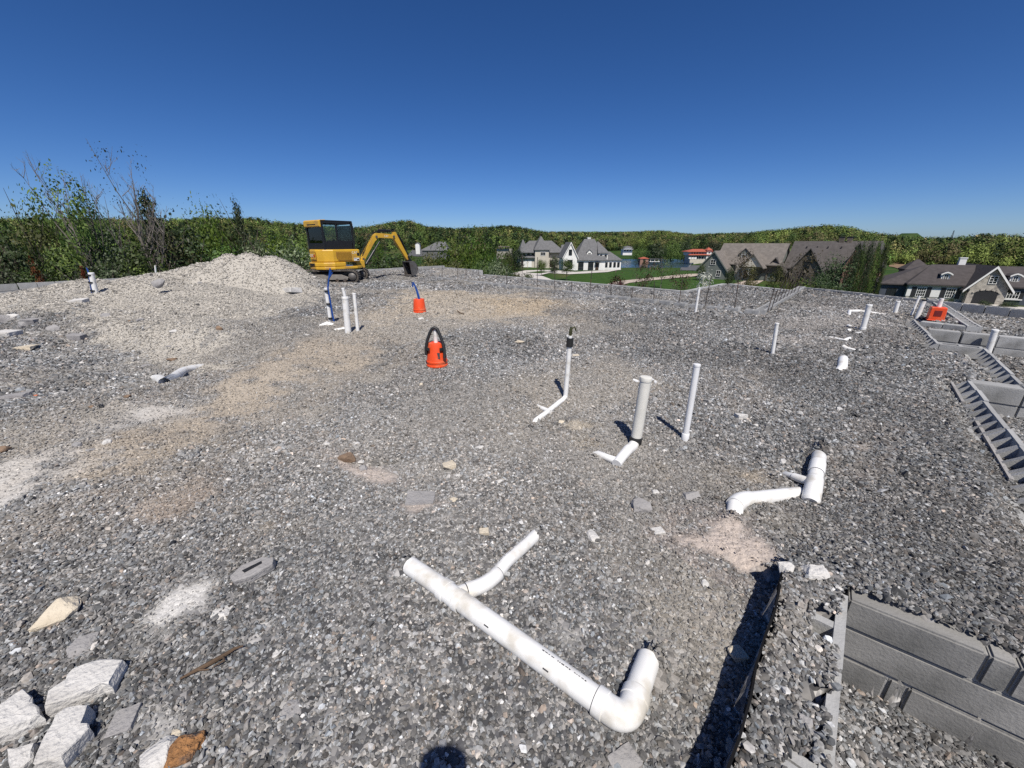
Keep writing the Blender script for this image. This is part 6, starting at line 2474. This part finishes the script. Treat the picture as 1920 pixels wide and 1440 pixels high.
# cab
cx0, cx1, cy0, cy1, cz0, cz1 = -.62, .72, -.52, .74, 1.36, 2.50
m = MB()
for (x, y) in ((cx0, cy0), (cx0, cy1), (cx1, cy0), (cx1, cy1)):
    m.box((x, y, (cz0 + cz1) / 2), (.085, .085, cz1 - cz0 - .01), M=RU)
for y in (cy0, cy1):
    m.box((.02, y, cz0 + .19), (1.26, .05, .36), M=RU)
    m.box((.0, y, (cz0 + cz1) / 2), (.07, .06, 1.1), M=RU)
    m.box((.02, y, cz1 - .05), (1.26, .07, .09), M=RU)
for x in (cx0, cx1):
    m.box((x, .11, cz0 + .14), (.05, 1.17, .26), M=RU)
    m.box((x, .11, cz1 - .05), (.07, 1.17, .09), M=RU)
cabf = epart(m, "cab_frame", K_paint, bev=.012)
m = MB()
m.box((.05, .11, cz1 + .015), (1.42, 1.34, .05), M=RU)
epart(m, "cab_roof", K_paint, cabf, bev=.02)
m = MB()
m.prism([(-.70, 2.27), (-.735, 2.30), (-.735, 2.50), (-.66, 2.545), (-.44, 2.56), (-.44, 2.545), (-.64, 2.27)], -.54, .76, axis='y', M=RU)
vis = epart(m, "roof_visor", Y_paint, cabf, bev=.02)
m = MB()
m.box((-.738, .11, 2.37), (.012, .7, .03), M=RU)
epart(m, "visor_decal", K_paint, vis)
for (c, s3) in (((cx0, .11, 1.97), (.012, 1.14, .78)), ((cx1, .11, 1.97), (.012, 1.14, .78))):
    m = MB()
    m.box(c, s3, M=RU)
    epart(m, "window_pane", GLASS, cabf)
for y in (cy0, cy1):
    for (x, w_) in ((-.30, .52), (.36, .62)):
        m = MB()
        m.box((x, y, 1.98), (w_, .012, .80), M=RU)
        epart(m, "window_pane", GLASS, cabf)
m = MB()
m.box((-.10, .15, 1.55), (.46, .48, .14), M=RU)
m.box((-.33, .15, 1.85), (.12, .46, .55), M=RU, ry=-.12)
m.box((-.36, .15, 2.18), (.09, .26, .16), M=RU)
epart(m, "seat", SEATM, cabf, bev=.03)
m = MB()
m.box((.30, -.1, 1.60), (.12, .12, .40), M=RU)
m.box((.34, .40, 1.60), (.10, .10, .40), M=RU)
m.tube([RU @ Vector((.30, .15, 1.42)), RU @ Vector((.36, .15, 1.80))], .03, 8)
epart(m, "control_levers", K_paint, cabf)
for s_ in (-.46, .68):
    m = MB()
    m.box((cx1 + .05, s_, 2.42), (.07, .10, .08), M=RU)
    epart(m, "work_lamp", LAMPM, cabf)
m = MB()
m.tube([RU @ Vector((.74, -.54, 1.5)), RU @ Vector((.80, -.60, 1.9)), RU @ Vector((.76, -.56, 2.35))], .018, 8)
epart(m, "grab_rail", K_paint, cabf, True)

# boom, stick, bucket in the vertical plane y = BY of the house frame
BY = -.10


def bp3(x, z, y=BY):
    return RU @ Vector((x, y, z))


m = MB()
m.box((1.12, BY, .72), (.42, .34, .34), M=RU)
m.tube([bp3(1.28, .50), bp3(1.28, 1.02)], .10, 16)
epart(m, "swing_post", Y_paint, bev=.02)
boom = [(1.24, .84), (1.40, .86), (2.06, 1.70), (2.30, 1.87), (3.12, 1.84), (3.18, 2.00), (2.90, 2.05), (2.22, 2.08), (1.98, 1.96), (1.28, 1.02)]
m = MB().prism(boom, BY - .085, BY + .085, axis='y', M=RU)
bo = epart(m, "boom", Y_paint, bev=.015)
m = MB()
m.tube([bp3(1.50, .70), bp3(2.02, 1.30)], .062, 14)
m.tube([bp3(2.0, 1.28), bp3(2.36, 1.70)], .034, 12)
epart(m, "boom_cylinder", K_paint, bo, True)
m = MB()
m.tube([bp3(2.36, 2.20), bp3(3.0, 2.20)], .058, 14)
m.tube([bp3(3.0, 2.20), bp3(3.26, 2.16)], .03, 10)
m.box((2.36, BY, 2.14), (.10, .10, .12), M=RU)
epart(m, "stick_cylinder", K_paint, bo, True)
m = MB()
for yy in (-.09, .09):
    m.tube([bp3(1.30, 1.10, BY + yy), bp3(1.62, 1.60, BY + yy), bp3(1.98, 2.06, BY + yy), bp3(2.3, 2.16, BY + yy), bp3(2.9, 2.15, BY + yy)], .016, 8)
epart(m, "hydraulic_hose", K_paint, bo, True)
m = MB()
for yy in (-.10, .10):
    m.tube([bp3(2.9, 2.12, BY + yy), bp3(3.2, 2.26, BY + yy), bp3(3.42, 2.14, BY + yy), bp3(3.62, 1.72, BY + yy), bp3(3.80, 1.36, BY + yy)], .015, 8)
    m.tube([bp3(1.0, .95, BY + yy), bp3(1.16, 1.18, BY + yy), bp3(1.34, 1.20, BY + yy), bp3(1.5, 1.42, BY + yy)], .018, 8)
epart(m, "hose_loop", K_paint, bo, True)
for (x, z) in ((1.34, .93), (2.16, 1.92), (3.14, 1.94)):
    m = MB().tube([bp3(x, z, BY - .12), bp3(x, z, BY + .12)], .055, 12)
    epart(m, "pivot_pin", G_steel, bo, True)
text_part("CAT", .12, W_dec, bo, RU @ Matrix.Translation((2.72, BY - .0865, 1.95)) @ Matrix.Rotation(math.pi / 2, 4, 'X'))
stick = [(3.04, 1.86), (3.16, 2.16), (3.30, 2.15), (3.38, 2.0), (3.99, .86), (3.90, .78), (3.81, .86), (3.18, 1.80)]
m = MB().prism(stick, BY - .075, BY + .075, axis='y', M=RU)
stk = epart(m, "stick", Y_paint, bev=.012)
m = MB()
m.tube([bp3(3.42, 2.06), bp3(3.80, 1.42)], .055, 12)
m.tube([bp3(3.78, 1.45), bp3(4.00, 1.08)], .03, 10)
epart(m, "bucket_cylinder", K_paint, stk, True)
m = MB()
for yy in (-.11, .11):
    m.box((3.98, BY + yy, .88), (.30, .025, .09), M=RU, ry=1.0)
    m.box((3.92, BY + yy, .70), (.10, .03, .28), M=RU)
epart(m, "bucket_link", K_paint, stk)
m = MB()
buck = [(3.80, .72), (4.08, .74), (4.26, .58), (4.32, .34), (4.20, .12), (3.98, .02), (3.90, .06)]
n_ = len(buck)
for y0, y1 in ((BY - .30, BY - .275), (BY + .275, BY + .30)):
    m.prism([(3.80, .72)] + buck[1:], y0, y1, axis='y', M=RU)
outer = buck[1:]
for a, b_ in zip(outer[:-1], outer[1:]):
    c = ((a[0] + b_[0]) / 2, (a[1] + b_[1]) / 2)
    ang = math.atan2(b_[1] - a[1], b_[0] - a[0])
    m.box((c[0], BY, c[1]), (math.hypot(b_[0] - a[0], b_[1] - a[1]) + .02, .60, .025), M=RU, ry=-ang)
m.box((3.94, BY, .73), (.30, .60, .03), M=RU)
bk = epart(m, "digging_bucket", G_steel)
for i in range(5):
    m = MB()
    m.box((3.86, BY - .25 + i * .125, .03), (.13, .05, .035), M=RU, ry=.5, taper=(.6, .6))
    epart(m, "bucket_tooth", G_steel, bk)

# ------------------------------------------------------------------ person taking the picture (just behind the camera; only the shadow falls in view)
px_, py_ = -.02, -.55
ps = thing("person", "person in dark work clothes standing behind the camera, arms raised", "person", (px_, py_, 0.0))
sk = [("pelvis", (0, 0, .95), .155), ("belly", (0, 0, 1.08), .15), ("chest", (0, .0, 1.28), .165), ("neck0", (0, .01, 1.44), .075), ("neck", (0, .02, 1.50), .06), ("head0", (0, .03, 1.58), .085), ("head1", (0, .035, 1.66), .098), ("head2", (0, .025, 1.73), .075)]
edges = [(0, 1), (1, 2), (2, 3), (3, 4), (4, 5), (5, 6), (6, 7)]
for s_ in (-1, 1):
    i0 = len(sk)
    sk += [("hip", (s_ * .10, 0, .90), .105), ("thigh", (s_ * .11, .01, .70), .085), ("knee", (s_ * .115, .02, .50), .062), ("calf", (s_ * .12, 0, .33), .058), ("ankle", (s_ * .12, -.02, .10), .042), ("heel", (s_ * .12, -.01, .05), .045), ("toe", (s_ * .14, .15, .035), .035)]
    edges += [(0, i0)] + [(i0 + k, i0 + k + 1) for k in range(6)]
    i1 = len(sk)
    sk += [("shoulder", (s_ * .17, 0, 1.38), .07), ("upper", (s_ * .23, .03, 1.24), .052), ("elbow", (s_ * .25, .07, 1.14), .042), ("fore", (s_ * .18, .15, 1.22), .036), ("wrist", (s_ * .11, .21, 1.31), .028), ("palm", (s_ * .085, .235, 1.36), .032)]
    edges += [(2, i1)] + [(i1 + k, i1 + k + 1) for k in range(5)]
    ip = len(sk) - 1
    for f in range(4):
        j = len(sk)
        zz = 1.40 + .012 * (1.5 - abs(f - 1.5))
        sk += [("f", (s_ * (.075 - .0), .255, 1.365 + .018 * f), .0095), ("f", (s_ * .045, .268, 1.367 + .018 * f), .0088), ("f", (s_ * .03, .255, 1.367 + .017 * f), .008)]
        edges += [(ip, j), (j, j + 1), (j + 1, j + 2)]
    j = len(sk)
    sk += [("t", (s_ * .07, .225, 1.385), .011), ("t", (s_ * .05, .222, 1.405), .0095)]
    edges += [(ip, j), (j, j + 1)]
me_ = bpy.data.meshes.new("body")
me_.from_pydata([p for _, p, _ in sk], edges, [])
body = bpy.data.objects.new("body", me_)
COL.objects.link(body)
body.parent = ps
md = body.modifiers.new("skin", 'SKIN')
for i, (_, _, r) in enumerate(sk):
    me_.skin_vertices[0].data[i].radius = (r, r * (.8 if i < 3 else 1))
me_.skin_vertices[0].data[0].use_root = True
md.use_smooth_shade = True
md = body.modifiers.new("smooth", 'SUBSURF')
md.levels = md.render_levels = 2
# clothes and skin by height on the one continuous body
pm, nt, N, L, b = nodes_of("skin_and_clothes")
tc = N.new("ShaderNodeTexCoord")
sp = N.new("ShaderNodeSeparateXYZ")
L.new(tc.outputs["Object"], sp.inputs[0])
cr = N.new("ShaderNodeValToRGB")
cr.color_ramp.interpolation = 'CONSTANT'
e = cr.color_ramp.elements
e[0].position, e[0].color = 0, (.05, .035, .025, 1)
e[1].position, e[1].color = .047, (.03, .035, .06, 1)
for p_, c_ in ((.52, (.05, .07, .10)), (.765, (.42, .25, .17))):
    x = e.new(p_)
    x.color = (*c_, 1)
dv = N.new("ShaderNodeMath")
dv.operation = 'DIVIDE'
dv.inputs[1].default_value = 1.9
L.new(sp.outputs["Z"], dv.inputs[0])
L.new(dv.outputs[0], cr.inputs[0])
L.new(cr.outputs[0], b.inputs["Base Color"])
b.inputs["Roughness"].default_value = .8
me_.materials.append(pm)
m = MB()
m.lathe([(.104, 0), (.108, .03), (.104, .075), (.085, .115), (.05, .135), (.01, .14)], 24, c=(0, .03, 1.665))
m.prism([(-.08, .11), (.08, .11), (.07, .20), (.03, .225), (-.03, .225), (-.07, .20)], 1.672, 1.684, axis='z')
o = m.build("cap", pmat("dark_cap", (.03, .03, .035), .85, .2, 10, .1, 60), ps, True)
m = MB()
for s_ in (-1, 1):
    m.lathe([(.002, -.012), (.011, -.006), (.013, 0), (.011, .006), (.002, .012)], 10, c=(s_ * .033, .128, 1.648))
m.build("eye", pmat("eye_dark", (.05, .035, .025), .2, .1, 10, 0), ps, True)
m = MB()
m.prism([(-.012, 0), (.012, 0), (.016, .028), (0, .055), (-.016, .028)], 1.595, 1.602, axis='z', M=Matrix.Translation((0, .118, 0)))
m.lathe([(.016, 0), (.014, .012), (.008, .04), (.004, .05)], 10, c=(0, .128, 1.604))
m.build("nose", pmat("skin", (.42, .25, .17), .55, .1, 10, 0), ps, True)
